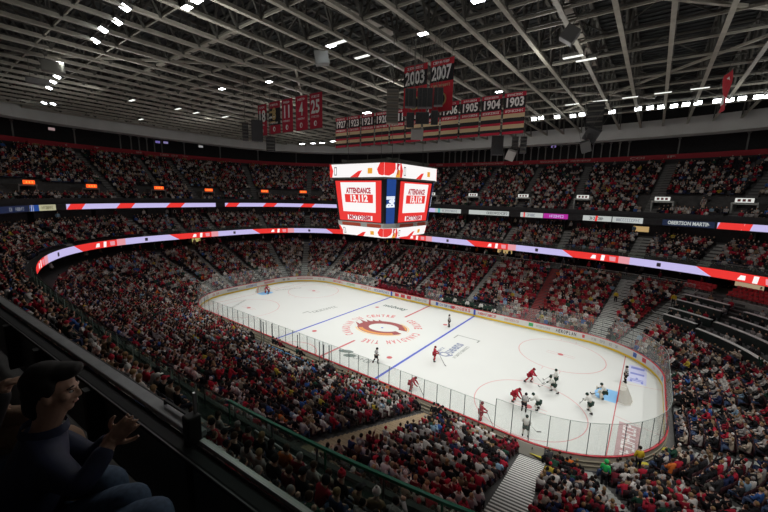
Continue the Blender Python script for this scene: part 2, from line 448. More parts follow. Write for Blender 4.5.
# ------------------------------------------------------------------ roof
struct(ring_wall('wall_roof_ring', lambda u: [(fG(u), 29.3), (fG(u)+1.6, 29.1), (fG(u)+1.6, 32.2), (fG(u)+.5, 32.2)], mat('ring_grey', (.60,.61,.59), .6, noise=.06, nscale=.4), 1.5), 'broad pale grey ring beam curving round under the roof', 'beam')
b = MB(); b.box((0, 0, 36.6), (165, 130, .3))
struct(b.build('ceiling', mat('roof_deck', (.045,.05,.05), .7, noise=.2, nscale=.3)), 'dark corrugated metal roof deck above the trusses', 'ceiling')
# corrugation ribs as pattern of one deck panel object
b = MB()
for i in range(110):
    y = -54+i*1.0; b.box((0, y, 36.38), (120, .12, .16))
struct(b.build('ceiling_ribs', mat('roof_rib', (.06,.065,.065), .6)), 'dark ribs of the corrugated roof deck', 'ceiling')
def half_len(x): return GRY[1]*(max(0, 1-abs(x/GRY[0])**GRY[2]))**(1/GRY[2])
XS = [1.2+3.25*i for i in range(-19, 20)]
for x in XS:
    hl = half_len(x)
    if hl < 12: continue
    q = project([(x, y, 31) for y in np.linspace(-hl, hl, 9)])
    if not ((q[:, 2] > 1) & (q[:, 0] > -300) & (q[:, 0] < 1100)).any(): continue
    b = MB()
    b.box((x, 0, 31.05), (.34, 2*hl, .10)); b.box((x, 0, 31.2), (.09, 2*hl, .3))
    b.box((x, 0, 35.9), (.30, 2*hl, .22), mi=1)
    n = int(2*hl/4.6); dy = 2*hl/n
    for i in range(n):
        y0 = -hl+i*dy
        b.bar((x, y0, 31.2), (x, y0+dy/2, 35.8), .16, .16, mi=1); b.bar((x, y0+dy/2, 35.8), (x, y0+dy, 31.2), .16, .16, mi=1)
        b.bar((x, y0, 31.2), (x, y0, 35.8), .12, .12, mi=1)
    o = b.build('roof_truss', [M_STEEL, M_STEELD]); struct(o, 'grey steel roof truss spanning across the rink', 'truss')
for j, y in enumerate([-32.2, -27.6, -23.0, -18.4, -13.8, -9.2, -6.9, -4.6, 0, 4.6, 9.2, 13.8, 18.4, 23.0, 27.6, 32.2]):
    hx = GRY[0]*(1-abs(y/GRY[1])**GRY[2])**(1/GRY[2]); b = MB()
    b.box((0, y, 31.38), (2*hx, .13, .18)); b.box((0, y, 31.62), (2*hx, .10, .12), mi=1)
    if j % 2 == 0:
        b.box((0, y, 33.6), (2*hx, .14, .14), mi=1)
        n = int(2*hx/6.5)
        for i in range(n):
            x0 = -hx+i*2*hx/n; b.bar((x0, y, 31.4), (x0+hx/n, y, 33.6), .1, .1, mi=1); b.bar((x0+hx/n, y, 33.6), (x0+2*hx/n, y, 31.4), .1, .1, mi=1)
    o = b.build('roof_purlin', [M_STEEL, M_STEELD]); struct(o, 'grey steel purlin running along the rink between the trusses', 'beam')
# horizontal cross bracing (large diagonals in the bottom plane)
for i, (a, c) in enumerate((((-30, -30), (-6, -9.2)), ((-6, -9.2), (-30, 13.8)), ((12, -18.4), (36, 4.6)), ((36, 4.6), (14, 27.6)), ((-44, -9.2), (-20, 13.8)), ((-20, 13.8), (-2, 30)), ((10, 9.2), (26, 25)))):
    b = MB(); b.bar((a[0], a[1], 31.5), (c[0], c[1], 31.5), .26, .2)
    struct(b.build('roof_brace', M_STEEL), 'long diagonal steel brace in the bottom plane of the roof', 'beam')
# catwalks with ladder-like decks
M_CAT = mat('catwalk_deck', (.42,.40,.34), .6, noise=.1)
def catwalk(a, c, label, w=1.1):
    a = Vector(a); c = Vector(c); d = (c-a); L = d.length; dd = d.normalized(); s = Vector((-dd.y, dd.x, 0))
    r = empty('catwalk', a); g = MB(); f = MB()
    n = int(L/1.9)
    for i in range(n): g.bar(dd*(i*1.9+.15), dd*(i*1.9+1.65), w*.8, .06)
    for k in (-1, 1):
        f.bar(s*(k*w/2), d+s*(k*w/2), .1, .16)
        f.bar(s*(k*w/2)+Vector((0,0,1.0)), d+s*(k*w/2)+Vector((0,0,1.0)), .05, .05)
    for i in range(n+1): f.bar(dd*(i*1.9)-s*w/2, dd*(i*1.9)+s*w/2, .08, .08); f.bar(dd*(i*1.9)-s*w/2, dd*(i*1.9)-s*w/2+Vector((0,0,1)), .05, .05)
    for i in range(0, n+1, 3): f.bar(dd*(i*1.9)+s*w/2+Vector((0,0,.1)), dd*(i*1.9)+s*w/2+Vector((0,0,1.5)), .06, .06)
    g.build('deck_plates', M_CAT, r); f.build('frame', M_STEELD, r)
    return tag(r, label, 'catwalk')
catwalk((5.6, -24, 31.9), (7.4, -8.5, 31.9), 'pale slatted catwalk among the trusses above the retired-number banners')
catwalk((20.6, -12, 31.9), (20.6, 10, 31.9), 'pale slatted catwalk among the trusses right of the year banners')
catwalk((-24, -17.6, 31.9), (-2, -17.6, 31.9), 'pale slatted catwalk crossing the upper left of the roof')
catwalk((-38, -12, 31.9), (-20, -10, 31.9), 'far narrow slatted catwalk at the left of the roof')

# ------------------------------------------------------------------ roof lamps
M_LENS = emit_mat('lamp_lens', (.93,.97,1.), 14.)
M_LENSD = emit_mat('lamp_lens_soft', (.95,.97,.9), 1.2)
def at_z(px, py, z):
    d = _f + _r*((px-384.71)/FPX) - _u*((py-256.85)/FPX); return CAMP + d*((z-CAMP.z)/d.z)
def along(px, py, dist):
    d = _f + _r*((px-384.71)/FPX) - _u*((py-256.85)/FPX); return CAMP + d*dist
_h = {}
def lamp_proto(kind, w, l):
    if (kind, w, l) in _h: return _h[(kind, w, l)]
    h = MB(); h.box((0,0,.16), (w+.12, l+.12, .26)); h.box((0,0,.42), (.06, .06, .6)); h.box((0, 0, .30), (w*.5, l*.7, .12))
    g = MB(); g.box((0,0,.015), (w, l, .05))
    _h[(kind, w, l)] = (h.mesh('housing'), g.mesh('lens'))
    _h[(kind, w, l)][0].materials.append(M_STEELD); _h[(kind, w, l)][1].materials.append(M_LENS if kind == 'hot' else M_LENSD)
    return _h[(kind, w, l)]
NUMW = ['first','second','third','fourth','fifth','sixth','seventh','eighth','ninth','tenth','eleventh','twelfth','thirteenth','fourteenth','fifteenth','sixteenth','seventeenth','eighteenth','nineteenth','twentieth',
 'twenty-first','twenty-second','twenty-third','twenty-fourth','twenty-fifth']
def lamp(p, kind, w, l, tilt, label, group):
    r = empty('arena_light', p); hm, gm = lamp_proto(kind, w, l)
    for nm, me in (('housing', hm), ('lens', gm)):
        o = bpy.data.objects.new(nm, me); COL.objects.link(o); o.parent = r
    r.rotation_euler = tilt
    return tag(r, label, 'light', group)
far = [(534,119),(541,118),(557,117),(573,116),(582,114.5),(612,112),(638,109),(650,108),(661,107),(674,106),(686,104.5),(698,103),(717,101),(730,100),(742,98.5),(758,97),(768,96)]
for i, (px, py) in enumerate(far):
    d = 28.6; p = at_z(px, py, 31.0)
    lamp(p, 'hot', .78, .5, (math.radians(-48), 0, 0), f'bright white arena floodlight in the row at the right, {NUMW[i]} from the year banners', 'floodlights in the right row')
near = [(125,8),(117,22),(103,30),(95,41),(57,77),(53,82),(49,88),(44,103),(53,104)]
for i, (px, py) in enumerate(near):
    p = at_z(px, py, 31.0); lamp(p, 'hot', .75 if i < 4 else .95, .55, (math.radians(-22), 0, 0), f'bright white arena floodlight in the upper left row, {NUMW[i]} from the top', 'floodlights in the upper left row')
for i, (px, py, lab) in enumerate(((187,8,'lone bright floodlight near the top edge above the left trusses'), (197,1,'bright floodlight cut by the top edge above the left trusses'), (331,46,'bright floodlight beside the grey box above the number banners'),
    (423,34,'small floodlight above the 2003 banner'), (269,82,'tiny bright spotlight above the 8 banner'), (367,113,'small bright lamp just over the top of the 1921 banner'), (499,92,'small bright lamp above the 1904 banner'), (478,1,'floodlight cut by the top edge above the 2007 banner'),
    (222,89,'small bright lamp in the trusses left of the number banners'), (302,144,'floodlight low over the far end, left one of three'), (313,143.5,'floodlight low over the far end, middle one of three'), (322,143,'floodlight low over the far end, right one of three'), (333,141.5,'floodlight low over the far end beside the 1927 banner'))):
    z = 31.0 if py < 110 else 30.6
    p = at_z(px, py, z); s = .8 if py < 110 else 1.3
    lamp(p, 'hot', s, s*.6, (0,0,0), lab, None)
soft = [(455,178*.333),(132,100.5),(141,119.5),(178,109),(196,113),(225,117),(572,104.5),(600,101),(630,97.5),(663,93),(700,88.5),(573,57),(586,60),(362,57),(338,43)]
for i, (px, py) in enumerate(soft[1:]):
    p = at_z(px, py, 30.95)
    lamp(p, 'soft', 1.7, .4, (0,0,0), ['dim pale strip light under the left trusses, above the left stands', 'dim strip light at the left, just over the grey ring', 'dim strip light in the left trusses, second of a row of three', 'dim strip light in the left trusses, third of a row of three', 'dim strip light left of the number banners',
       'dim strip light above the hanging speaker on the right', 'dim strip light right of the hanging speaker, second along', 'dim strip light over the right floodlights, third along', 'dim strip light over the right floodlights, fourth along', 'dim strip light at the right beside the red pennant', 'pale lamp below the right catwalk, left of two', 'pale lamp below the right catwalk, right of two', 'pale lamp in the trusses left of the 2003 banner', 'dim lamp beside the bright floodlight above the number banners'][i], None)

# the light itself: the flood rows
def spot(p, tgt, watts, size, blend=.7, rad=.45, col=(1,.985,.95)):
    l = bpy.data.lights.new('flood', 'SPOT'); l.energy = watts; l.spot_size = math.radians(size); l.spot_blend = blend; l.shadow_soft_size = rad; l.color = col
    o = bpy.data.objects.new('flood', l); COL.objects.link(o); o.location = p
    o.rotation_euler = (Vector(tgt)-Vector(p)).to_track_quat('-Z', 'Y').to_euler()
    return o
FLOOD = 10700
for x in (-28, -20, -12, -4, 4, 12, 20, 28):
    for s in (-1, 1):
        spot((x*1.1, s*26, 30.6), (x*.86, s*3.5, 0), FLOOD, 62, 1.)
for s in (-1, 1):
    for y in (-8, 8): spot((s*42, y, 30.6), (s*20, y*.5, 0), FLOOD*1.1, 60, 1.)
# fill lamps added to brighten the stands, and bare points to brighten the steelwork
def lampo(kind, p, watts, rad, tgt=None, size=150):
    l = bpy.data.lights.new('fill_light', kind); l.energy = watts; l.color = (1,.97,.93); l.shadow_soft_size = rad
    o = bpy.data.objects.new('fill_light', l); COL.objects.link(o); o.location = p
    if kind == 'SPOT':
        l.spot_size = math.radians(size); l.spot_blend = 1.; o.rotation_euler = (Vector(tgt)-Vector(p)).to_track_quat('-Z', 'Y').to_euler()
STAND_FILL, ROOF_FILL = 680, 330
for i in range(14):
    u = PER*(i+.5)/14; o_ = fL(u)*.55; p = pt(u, o_, 30.5); q = pt(u, fU(u)+2, 14); lampo('SPOT', p, STAND_FILL, .8, q, 150)
for x in (-36, -18, 0, 18, 36):
    for y in (-22, 0, 22): lampo('POINT', (x, y, 27.5 if y else 28.5), ROOF_FILL*(.45 if x < -30 else .8 if x < 0 else 1.1)*(1.25 if y < 0 else 1), .5)  # points added under the trusses as fill, no fixture belongs to them
w = bpy.data.worlds.new('world'); sc.world = w; w.use_nodes = True
w.node_tree.nodes['Background'].inputs[0].default_value = (.8,.85,1,1); w.node_tree.nodes['Background'].inputs[1].default_value = .004
# ------------------------------------------------------------------ ice
def outline(off=0., step=.8):
    return [pt(u, off) for u in np.arange(0, PER, step)]
def ice_mat():
    m = mat('ice', (.66,.685,.66), .34, spec=.25, noise=.012, nscale=.25)
    return m
b = MB(); P = outline(.12); n = len(P)
b.prism([(p.x, p.y) for p in P], -.3, 0)
ice = struct(b.build('floor_ice', ice_mat()), 'large white ice sheet with painted lines filling the rink', 'ice rink')
M_LR = mat('line_red', (.50,.09,.10), .4); M_LB = mat('line_blue', (.05,.09,.50), .4); M_CREASE = mat('crease_blue', (.22,.52,.86), .4)
M_LR2 = mat('line_red_faint', (.62,.30,.30), .4)
def flat(name, polys, m, z=.004, mats=None):
    b = MB()
    for i, p in enumerate(polys): b.add([(x, y, z) for x, y in p], [tuple(range(len(p)))], 0)
    return b.build(name, m, ice)
def rectp(x0, x1, y0, y1): return [(x0,y0),(x1,y0),(x1,y1),(x0,y1)]
def half_w(x):
    x = abs(x); return RB if x < HX else HY+math.sqrt(max(0, RR**2-(x-HX)**2))
def annulus(cx, cy, r0, r1, a0=0, a1=2*PI, n=64):
    out = []
    for i in range(n):
        a = a0+(a1-a0)*i/n; c = a0+(a1-a0)*(i+1)/n
        out.append([(cx+r0*math.cos(a), cy+r0*math.sin(a)), (cx+r1*math.cos(a), cy+r1*math.sin(a)), (cx+r1*math.cos(c), cy+r1*math.sin(c)), (cx+r0*math.cos(c), cy+r0*math.sin(c))])
    return out
for x in (-7.77, 7.77): flat('blue_line', [rectp(x-.15, x+.15, -RB, RB)], M_LB)
flat('center_line', [rectp(-.15, .15, -RB, -5.6), rectp(-.15, .15, 5.6, RB)], M_LR)
for x in (-27.13, 27.13): flat('goal_line', [rectp(x-.04, x+.04, -half_w(x), half_w(x))], M_LR)
for sx in (-1, 1):
    for sy in (-1, 1):
        cx, cy = sx*21.03, sy*6.7
        flat('faceoff_circle', annulus(cx, cy, 4.52, 4.6), M_LR2)
        flat('faceoff_spot', annulus(cx, cy, 0, .32, n=20), M_LR, .005)
        flat('hash_marks', [rectp(cx+a*.9-(.6 if a > 0 else .6), cx+a*.9+.6, cy+c*.25-.025, cy+c*.25+.025) for a in (-1, 1) for c in (-1, 1)] + [rectp(cx+a*.86-.025, cx+a*.86+.025, cy+c*4.6, cy+c*5.2) for a in (-1, 1) for c in (-1, 1)], M_LR2, .0045)
        flat('faceoff_spot', annulus(sx*6.1, sy*6.7, 0, .32, n=20), M_LR, .005)
    a0 = PI/2 if sx > 0 else -PI/2
    gx = sx*27.13
    cr = [(gx, -1.22), (gx, 1.22), (gx-sx*1.37, 1.22)] + [(gx-sx*(1.37+.45*math.cos(t)), 1.22*math.sin(t)) for t in np.linspace(PI/2, -PI/2, 9)[1:-1]] + [(gx-sx*1.37, -1.22)]
    flat('goal_crease', [cr], M_CREASE, .0035)
    flat('trapezoid_line', [[(gx, s*3.4), (gx, s*3.45), (sx*RA, s*4.32), (sx*RA, s*4.27)] for s in (-1, 1)], M_LR2, .0038)
flat('referee_crease', annulus(-3.4, -RB, 2.95, 3.1, 0, PI, 32), M_LR2)
# centre emblem: a ring with orange lower rim and speed streaks
M_EM1 = mat('emblem_maroon', (.27,.05,.05), .5); M_EM2 = mat('emblem_orange', (.62,.27,.06), .5); M_EM3 = mat('emblem_gold', (.75,.55,.25), .5)
ea = math.radians(20)
def em(x, y):
    x, y = x*1.2, y*1.2
    return (x*math.cos(ea)-y*math.sin(ea), x*math.sin(ea)+y*math.cos(ea))
def ell(a0, b0, a1, b1, t0, t1, dx=0., dy=0., n=40):
    out = []
    for i in range(n):
        t = t0+(t1-t0)*i/n; q = t0+(t1-t0)*(i+1)/n
        out.append([em(a0*math.cos(t)+dx, b0*math.sin(t)+dy), em(a1*math.cos(t), b1*math.sin(t)), em(a1*math.cos(q), b1*math.sin(q)), em(a0*math.cos(q)+dx, b0*math.sin(q)+dy)])
    return out
flat('center_emblem', ell(1.75, 1.2, 2.9, 2.1, -.1, 2*PI-.5, .15, .1), M_EM1, .006)
flat('emblem_rim', ell(2.3, 1.55, 2.8, 2.0, PI*1.12, PI*1.72), M_EM2, .008)
flat('emblem_rim', ell(2.6, 1.9, 2.85, 2.05, .05, .7), M_EM2, .008)
flat('emblem_outline', ell(3.0, 2.2, 3.12, 2.32, -.2, 1.0) + ell(2.95, 2.2, 3.15, 2.35, PI*1.1, PI*1.8), M_EM3, .006)
flat('emblem_streaks', [[em(-2.2+.55*i, 1.15+.28*i), em(-2.55+.55*i, .75+.3*i), em(-3.35+.72*i, 1.75+.22*i)] for i in range(4)], M_EM1, .007)
flat('emblem_streaks', [[em(-2.7, .2), em(-2.9, -.2), em(-3.6, .9)]], M_EM1, .007)
flat('faceoff_spot', annulus(0, 0, 0, .17, n=16), M_LB, .009)
# ring lettering
M_RT = mat('ring_lettering', (.60,.20,.20), .5)
def ring_word(w, a0, a1, r=4.85, h=1.15):
    n = len(w)
    for i, ch in enumerate(w):
        t = a0 + (a1-a0)*(i+.5)/n; c = (r*math.cos(t), r*math.sin(t), .006)
        text_obj('ring_lettering', ch, h*1.25, M_RT, frame(c, (math.sin(t), -math.cos(t), 0), (math.cos(t), math.sin(t), 0)), ice, bold=.04, width=abs(a1-a0)/n*r*(.22 if ch == 'I' else .72))
def gang(px, py):
    p = at_z(px, py, 0); return math.atan2(p.y, p.x)
def word_px(w, p0, p1):
    a0, a1 = gang(*p0), gang(*p1)
    while a1 > a0: a1 -= 2*PI
    ring_word(w, a0, a1)
word_px('CANADIAN', (351,335), (346,320)); word_px('TIRE', (349,318.6), (360,316.6)); word_px('CENTRE', (365,316), (396,316.4))
word_px('CENTRE', (409,320), (421.5,329.5)); word_px('CANADIAN', (420.5,334), (386,343.3)); word_px('TIRE', (379,342.6), (362,340))
def ice_bars(x, y, ang, w, h, m, seed=1):
    a = math.radians(ang)
    return scribble('ice_lettering', w, h, m, frame((x, y, .006), (math.cos(a), math.sin(a), 0), (-math.sin(a), math.cos(a), 0)), ice, seed)
# painted advertisements on the ice
M_AD = mat('ice_ad_dark', (.12,.17,.15), .5); M_ADB = mat('ice_ad_blue', (.22,.26,.36), .5); M_ADG = mat('ice_ad_grey', (.28,.31,.29), .5)
def ice_text(t, x, y, ang, w, h, m):
    a = math.radians(ang)
    return text_obj('ice_lettering', t, h*1.35, m, frame((x, y, .006), (math.cos(a), math.sin(a), 0), (-math.sin(a), math.cos(a), 0)), ice, bold=.03, width=w)
flat('ice_logo', [[(x0+.62*rx*math.cos(t)*.9, y0+ry*math.sin(t)+.2*rx*math.cos(t)) for t in np.linspace(0, 2*PI, 20)[:-1]] for x0, y0, rx, ry in ((1.3,-8.6,1.5,.42), (2.35,-9.15,1.2,.45))], M_AD)
ice_bars(4.1, -9.0, 3, 2.3, .75, M_ADG, 3)
ice_text('Queens', 10.55, -.3, 90, 4.6, 1.35, M_ADB); ice_bars(9.55, -1.2, 90, 1.7, .4, M_ADB, 5); ice_bars(11.75, -.2, 90, 4.0, .4, M_ADG, 6)
flat('ice_logo', [rectp(9.1, 9.25, 3.1, 4.4), rectp(9.1, 12.2, 4.25, 4.4), rectp(12.0, 12.2, 3.6, 4.4)], M_ADG)
ice_text('midway', -3.8, 8.5, 4, 4.3, 1.2, M_AD)
ice_bars(-11.6, .6, 80, 4.6, .8, M_ADG, 8)
flat('ice_logo', [rectp(-12.9, -12.7, -3.0, -1.9), rectp(-12.9, -11.9, -2.1, -1.95)], M_ADG)
M_ADV = mat('ice_ad_violet', (.20,.24,.60), .5)
flat('ice_logo', [rectp(27.6, 29.2, 4.3, 8.9)], mat('ice_ad_pale', (.55,.58,.80), .5))
ice_bars(28.4, 5.2, 90, 1.5, 1.1, M_ADV, 9); flat('ice_logo', [rectp(27.8, 29.0, 6.4, 6.9), rectp(27.8, 29.0, 7.9, 8.5)], M_ADV, .006)
flat('ice_logo', [rectp(27.55, 29.0, -9.1, -4.1)], mat('ice_ad_pink', (.50,.32,.33), .5))
ice_bars(28.28, -6.6, 90, 4.5, .85, mat('ice_ad_white', (.85,.82,.82), .5), 11)
ice_bars(-25.4, 4.5, 65, 5.0, .4, M_ADG, 12); ice_bars(-24, -6.6, 120, 4.4, .4, M_ADG, 13)

# ------------------------------------------------------------------ dasher boards
boards = empty('dasher_boards', (0,0,0))
tag(boards, 'white rink boards with red top rail, yellow kick strip and advertising round the ice', 'rink boards')
M_BRD = mat('board_white', (.72,.73,.70), .45); M_BACK = mat('board_back', (.42,.38,.30), .7, noise=.1); M_KICK = mat('kick_yellow', (.85,.60,.02), .45)
def ring_part(name, rects, mats, parent, u0=0, u1=PER, step=.6):
    us = np.arange(u0, u1, step); us = np.append(us, u1); b = MB()
    for (o0, o1, z0, z1), mi in rects:
        rr = [[pt(u, o0, z0), pt(u, o1, z0), pt(u, o1, z1), pt(u, o0, z1)] for u in us]; b.hull_strip(rr, closed=True, mi=mi)
    return b.build(name, mats, parent)
nseg = 44
for i in range(nseg):
    ring_part('board_panel', [((0.0, .05, .2, 1.03), 0), ((.05, .10, 0, 1.03), 1)], [M_BRD, M_BACK], boards, PER*i/nseg, PER*(i+1)/nseg)
ring_part('cap_rail', [((-.02, .13, 1.03, 1.09), 0)], [M_RED], boards)
ring_part('kick_strip', [((-.012, .05, 0.0, .24), 0)], [M_KICK], boards)
ring_part('back_rail', [((.10, .16, .30, .36), 0), ((.10, .16, .62, .68), 0)], [mat('board_rail', (.30,.27,.2), .6)], boards)
# coloured posts where the lines meet the boards
b = MB()
for x, mi in ((-7.77, 0), (7.77, 0), (0, 1)):
    for s in (-1, 1): b.box((x, s*(RB-.012), .62), (.32, .03, .84), mi=mi)
for x in (-27.13, 27.13):
    for s in (-1, 1): pass
b.build('line_marker', [M_LB, M_LR], boards)
AD = {'red': mat('ad_red', (.62,.05,.06), .5), 'blue': mat('ad_blue', (.05,.12,.45), .5), 'dark': mat('ad_dark', (.05,.05,.06), .5), 'green': mat('ad_green', (.05,.40,.12), .5), 'pink': mat('ad_pink', (.62,.32,.32), .5), 'grey': mat('ad_grey', (.35,.36,.38), .5), 'cyan': mat('ad_cyan', (.2,.42,.62), .5)}
def board_ad(u, t, w, h, c, z=.63):
    n = max(1, len(t)); seg = [t] if w < 1.0 else list(t)
    # each letter follows the curve of the boards
    for i, ch in enumerate(seg):
        if ch == ' ': continue
        uu = u + w/2 - (i+.5)*w/len(seg)     # reader inside the rink: left is towards larger u
        c0 = pt(uu, -.006, z); (x, y), d = base_dir(uu)
        text_obj('board_lettering', ch, h*1.4, AD[c], frame(c0, (d[1], -d[0], 0), (0,0,1)), boards, bold=.03, width=w/len(seg)*(.45 if ch in 'IiLl1' else .78))
def board_bars(u, w, h, c, seed):
    n = max(1, round(w/.8))
    for i in range(n):
        uu = u + w/2 - (i+.5)*w/n; c0 = pt(uu, -.006, .63); (x, y), d = base_dir(uu)
        scribble('board_lettering', w/n*.96, h, AD[c], frame(c0, (d[1], -d[0], 0), (0,0,1)), boards, seed+i)
def board_block(u0, u1, c, z0=.32, z1=.92):
    ring_part('board_logo', [((-.005, .0, z0, z1), 0)], [AD[c]], boards, u0, u1, .3)
fx = lambda x: CUM[4]+HX-x
# far side, x positions
board_bars(fx(-10.0), 3.4, .42, 'blue', 53)
for i in range(3): board_block(fx(-6.6+1.25*i)-.42, fx(-6.6+1.25*i)+.42, 'red', .36, .92)
board_bars(fx(-2.4), 1.0, .5, 'grey', 91); board_bars(fx(-1.3), 1.5, .3, 'grey', 80)
board_block(fx(1.35)-.24, fx(1.35)+.24, 'blue', .38, .9); board_bars(fx(3.0), 2.4, .36, 'blue', 3)
board_ad(fx(5.7), 'ROGERS', 2.9, .46, 'red'); board_block(fx(4.1)-.25, fx(4.1)+.25, 'red', .4, .88)
board_bars(fx(9.7), 2.8, .40, 'red', 5)
board_bars(fx(13.3), 2.0, .34, 'pink', 60); board_block(fx(16.0)-.3, fx(16.0)+.3, 'green', .42, .9); board_bars(fx(17.6), 1.8, .28, 'grey', 55)
board_ad(fx(20.4), 'AEROPLAN', 2.5, .45, 'dark'); board_block(k3(3)-.2, k3(3)+.2, 'red', .45, .85)
board_bars(k3(16), 1.9, .3, 'grey', 17); board_bars(k3(28), 1.4, .3, 'grey', 87)
board_block(k3(45)-.25, k3(45)+.25, 'blue', .38, .9); board_block(k3(54)-.3, k3(54)+.3, 'red', .4, .9); board_bars(k3(68), 2.0, .3, 'pink', 46); board_block(k3(82)-.3, k3(82)+.3, 'cyan', .38, .9)
board_bars(fx(-13.6), 2.6, .4, 'red', 90); board_bars(fx(-17.4), 2.2, .4, 'green', 67); board_bars(fx(-21.0), 2.6, .36, 'red', 50); board_bars(k5(22), 2.0, .4, 'grey', 80)
board_block(k5(44)-1.6, k5(44)+1.6, 'pink', .5, .8); board_bars(k5(68), 1.8, .35, 'dark', 60); board_block(CUM[6]-.6, CUM[6]+1.7, 'pink', .45, .85); board_bars(CUM[6]+4.4, 2.2, .4, 'blue', 56)
board_block(CUM[6]+7.2, CUM[7]+.4, 'grey', .5, .8); board_bars(k7(20), 1.8, .36, 'red', 72)
# double doors seen from behind on the near side
for uc_ in (k1(4), k1(11)):
    ring_part('gate', [((.16, .2, .05, 1.02), 0)], [mat('gate_beige', (.62,.60,.52), .6)], boards, uc_-.55, uc_+.55, .3)
    c = pt(uc_+.42, .23, .8); b = MB(); b.box(c, (.06, .06, .12)); b.build('gate_latch', M_BLACK, boards)

# ------------------------------------------------------------------ glass above the boards
M_GL = glass_mat('rink_glass', (.968,.98,.972), .05, facing=.55)
glass = empty('rink_glass', (0,0,1.09)); tag(glass, 'tall clear glass screens with dark posts standing on the rink boards', 'rink glass')
M_STAN = mat('stanchion', (.13,.15,.15), .4)
gaps = [(fx(-1.3), fx(-11.5)), (fx(11.5), fx(1.3))]   # the benches have no glass in front
npan = 132
PAN = []
for i in range(npan):
    u0, u1 = PER*i/npan, PER*(i+1)/npan; um = (u0+u1)/2
    if any(a < um < c for a, c in gaps): continue
    p = pt(um, 0); PAN.append(((p-CAMP).length, u0, u1, 2.35 if abs(p.x) > 20.3 else 1.75))
PAN.sort(); M_GE = mat('glass_edge', (.30,.36,.34), .3); far_g, far_p, far_e = MB(), MB(), MB()
for i, (dd, u0, u1, h) in enumerate(PAN):
    near_ = i < 99; P = [pt(u, .06) for u in np.linspace(u0, u1, 3)]
    g = MB() if near_ else far_g; q = MB() if near_ else far_p; e = MB() if near_ else far_e
    for j in range(2):
        g.bar((P[j].x, P[j].y, h/2), (P[j+1].x, P[j+1].y, h/2), .016, h); e.bar((P[j].x, P[j].y, h), (P[j+1].x, P[j+1].y, h), .022, .022)
    q.box((P[0].x, P[0].y, h/2), (.045, .045, h))
    if near_: g.build('glass_pane', M_GL, glass); q.build('post', M_STAN, glass); e.build('top_edge', M_GE, glass)
for nm, bb, mm in (('glass_pane', far_g, M_GL), ('post', far_p, M_STAN), ('top_edge', far_e, M_GE)): bb.build(nm, mm, glass)['kind'] = 'stuff'

# ------------------------------------------------------------------ goals
def net_mat():
    m = bpy.data.materials.new('goal_net'); m.use_nodes = True; nt = m.node_tree; b = nt.nodes['Principled BSDF']
    b.inputs['Base Color'].default_value = (.62,.60,.52,1); b.inputs['Roughness'].default_value = .9; b.inputs['Alpha'].default_value = .55
    return m
M_NET = net_mat()
def goal(gx, s, label):
    r = empty('hockey_goal', (gx, 0, 0), 0 if s > 0 else PI); b = MB()
    b.tube([(0,-.915,0),(0,-.915,1.2),(0,-.89,1.24),(0,.89,1.24),(0,.915,1.2),(0,.915,0)], .04, 8)
    b.build('goal_frame', M_RED, r)
    b = MB(); b.tube([(0,-.915,.03),(.6,-1.1,.03),(1.0,-.75,.03),(1.12,0,.03),(1.0,.75,.03),(.6,1.1,.03),(0,.915,.03)], .03, 6)
    b.tube([(.0,0,1.22),(.5,0,1.2),(1.1,0,.05)], .02, 6)
    b.build('base_bar', mat('goal_white', (.75,.74,.68), .5), r)
    top = [(.0,-.9,1.23),(.3,-.92,1.22),(.5,-.6,1.2),(.56,0,1.2),(.5,.6,1.2),(.3,.92,1.22),(0,.9,1.23)]
    bot = [(0,-.915,.03),(.6,-1.1,.03),(1.0,-.75,.03),(1.12,0,.03),(1.0,.75,.03),(.6,1.1,.03),(0,.915,.03)]
    mid = [tuple((np.array(a)*.5+np.array(c)*.5)) for a, c in zip(top, bot)]
    b = MB(); b.hull_strip([bot, mid, top], smooth=True); b.add(top, [tuple(range(7))]); b.build('goal_net', M_NET, r)
    return tag(r, label, 'goal')
goal(27.17, 1, 'hockey goal with pale net at the near right end of the rink')
goal(-27.17, -1, 'small hockey goal with red frame at the far left end of the rink')

# ------------------------------------------------------------------ penalty boxes on the near side
pa, pc = at_z(268, 345, 1.75), at_z(317, 366, 1.75); pa.y = pc.y = (pa.y+pc.y)/2
PBY = pa.y; pb = empty('penalty_box_board', (pa.x, PBY, 0)); L = pc.x-pa.x
b = MB(); b.box((L/2, 0, 1.35), (L, .08, .85)); b.build('board', mat('penalty_blue', (.10,.30,.55), .5), pb)
b = MB(); n_ = int(L/.95)
for i in range(n_):
    for q in range(2): b.box((L*(i+.35+.3*q)/n_, -.05, 1.4), (.14, .02, .34))
b.box((L/2, -.045, 1.24), (L*.92, .02, .03)); b.build('lettering', mat('penalty_white', (.62,.74,.8), .5), pb)
for i in range(4): MB().box((.1+(L-.2)*i/3, .0, .62), (.08, .06, 1.24)).build('board_post', M_STEELD, pb)
tag(pb, 'long blue lettered board behind the penalty boxes among the near crowd', 'board')
for i, x in enumerate((-8.0, -7.2, -5.9, -1.1, 2.0, 2.9, 3.4)):
    b = MB(); b.box((0,0,1.45), (.07, .07, 2.9)); b.box((0,0,2.9), (.1,.1,.04))
    o = b.build('glass_post', M_STAN, loc=(x, -13.35-.25*(i % 2), 0)); tag(o, f'tall grey post at the penalty boxes, {NUMW[i]} from the left', 'post', 'penalty box posts')
b = MB(); b.box((-2.6,-13.8,.77), (6.2,.35,.06)); b.box((-2.6,-13.8,.54), (6.0,.06,.42)); tag(b.build('bench', mat('bench_wood', (.25,.2,.14), .6)), 'low bench inside the penalty boxes behind the near boards', 'bench')
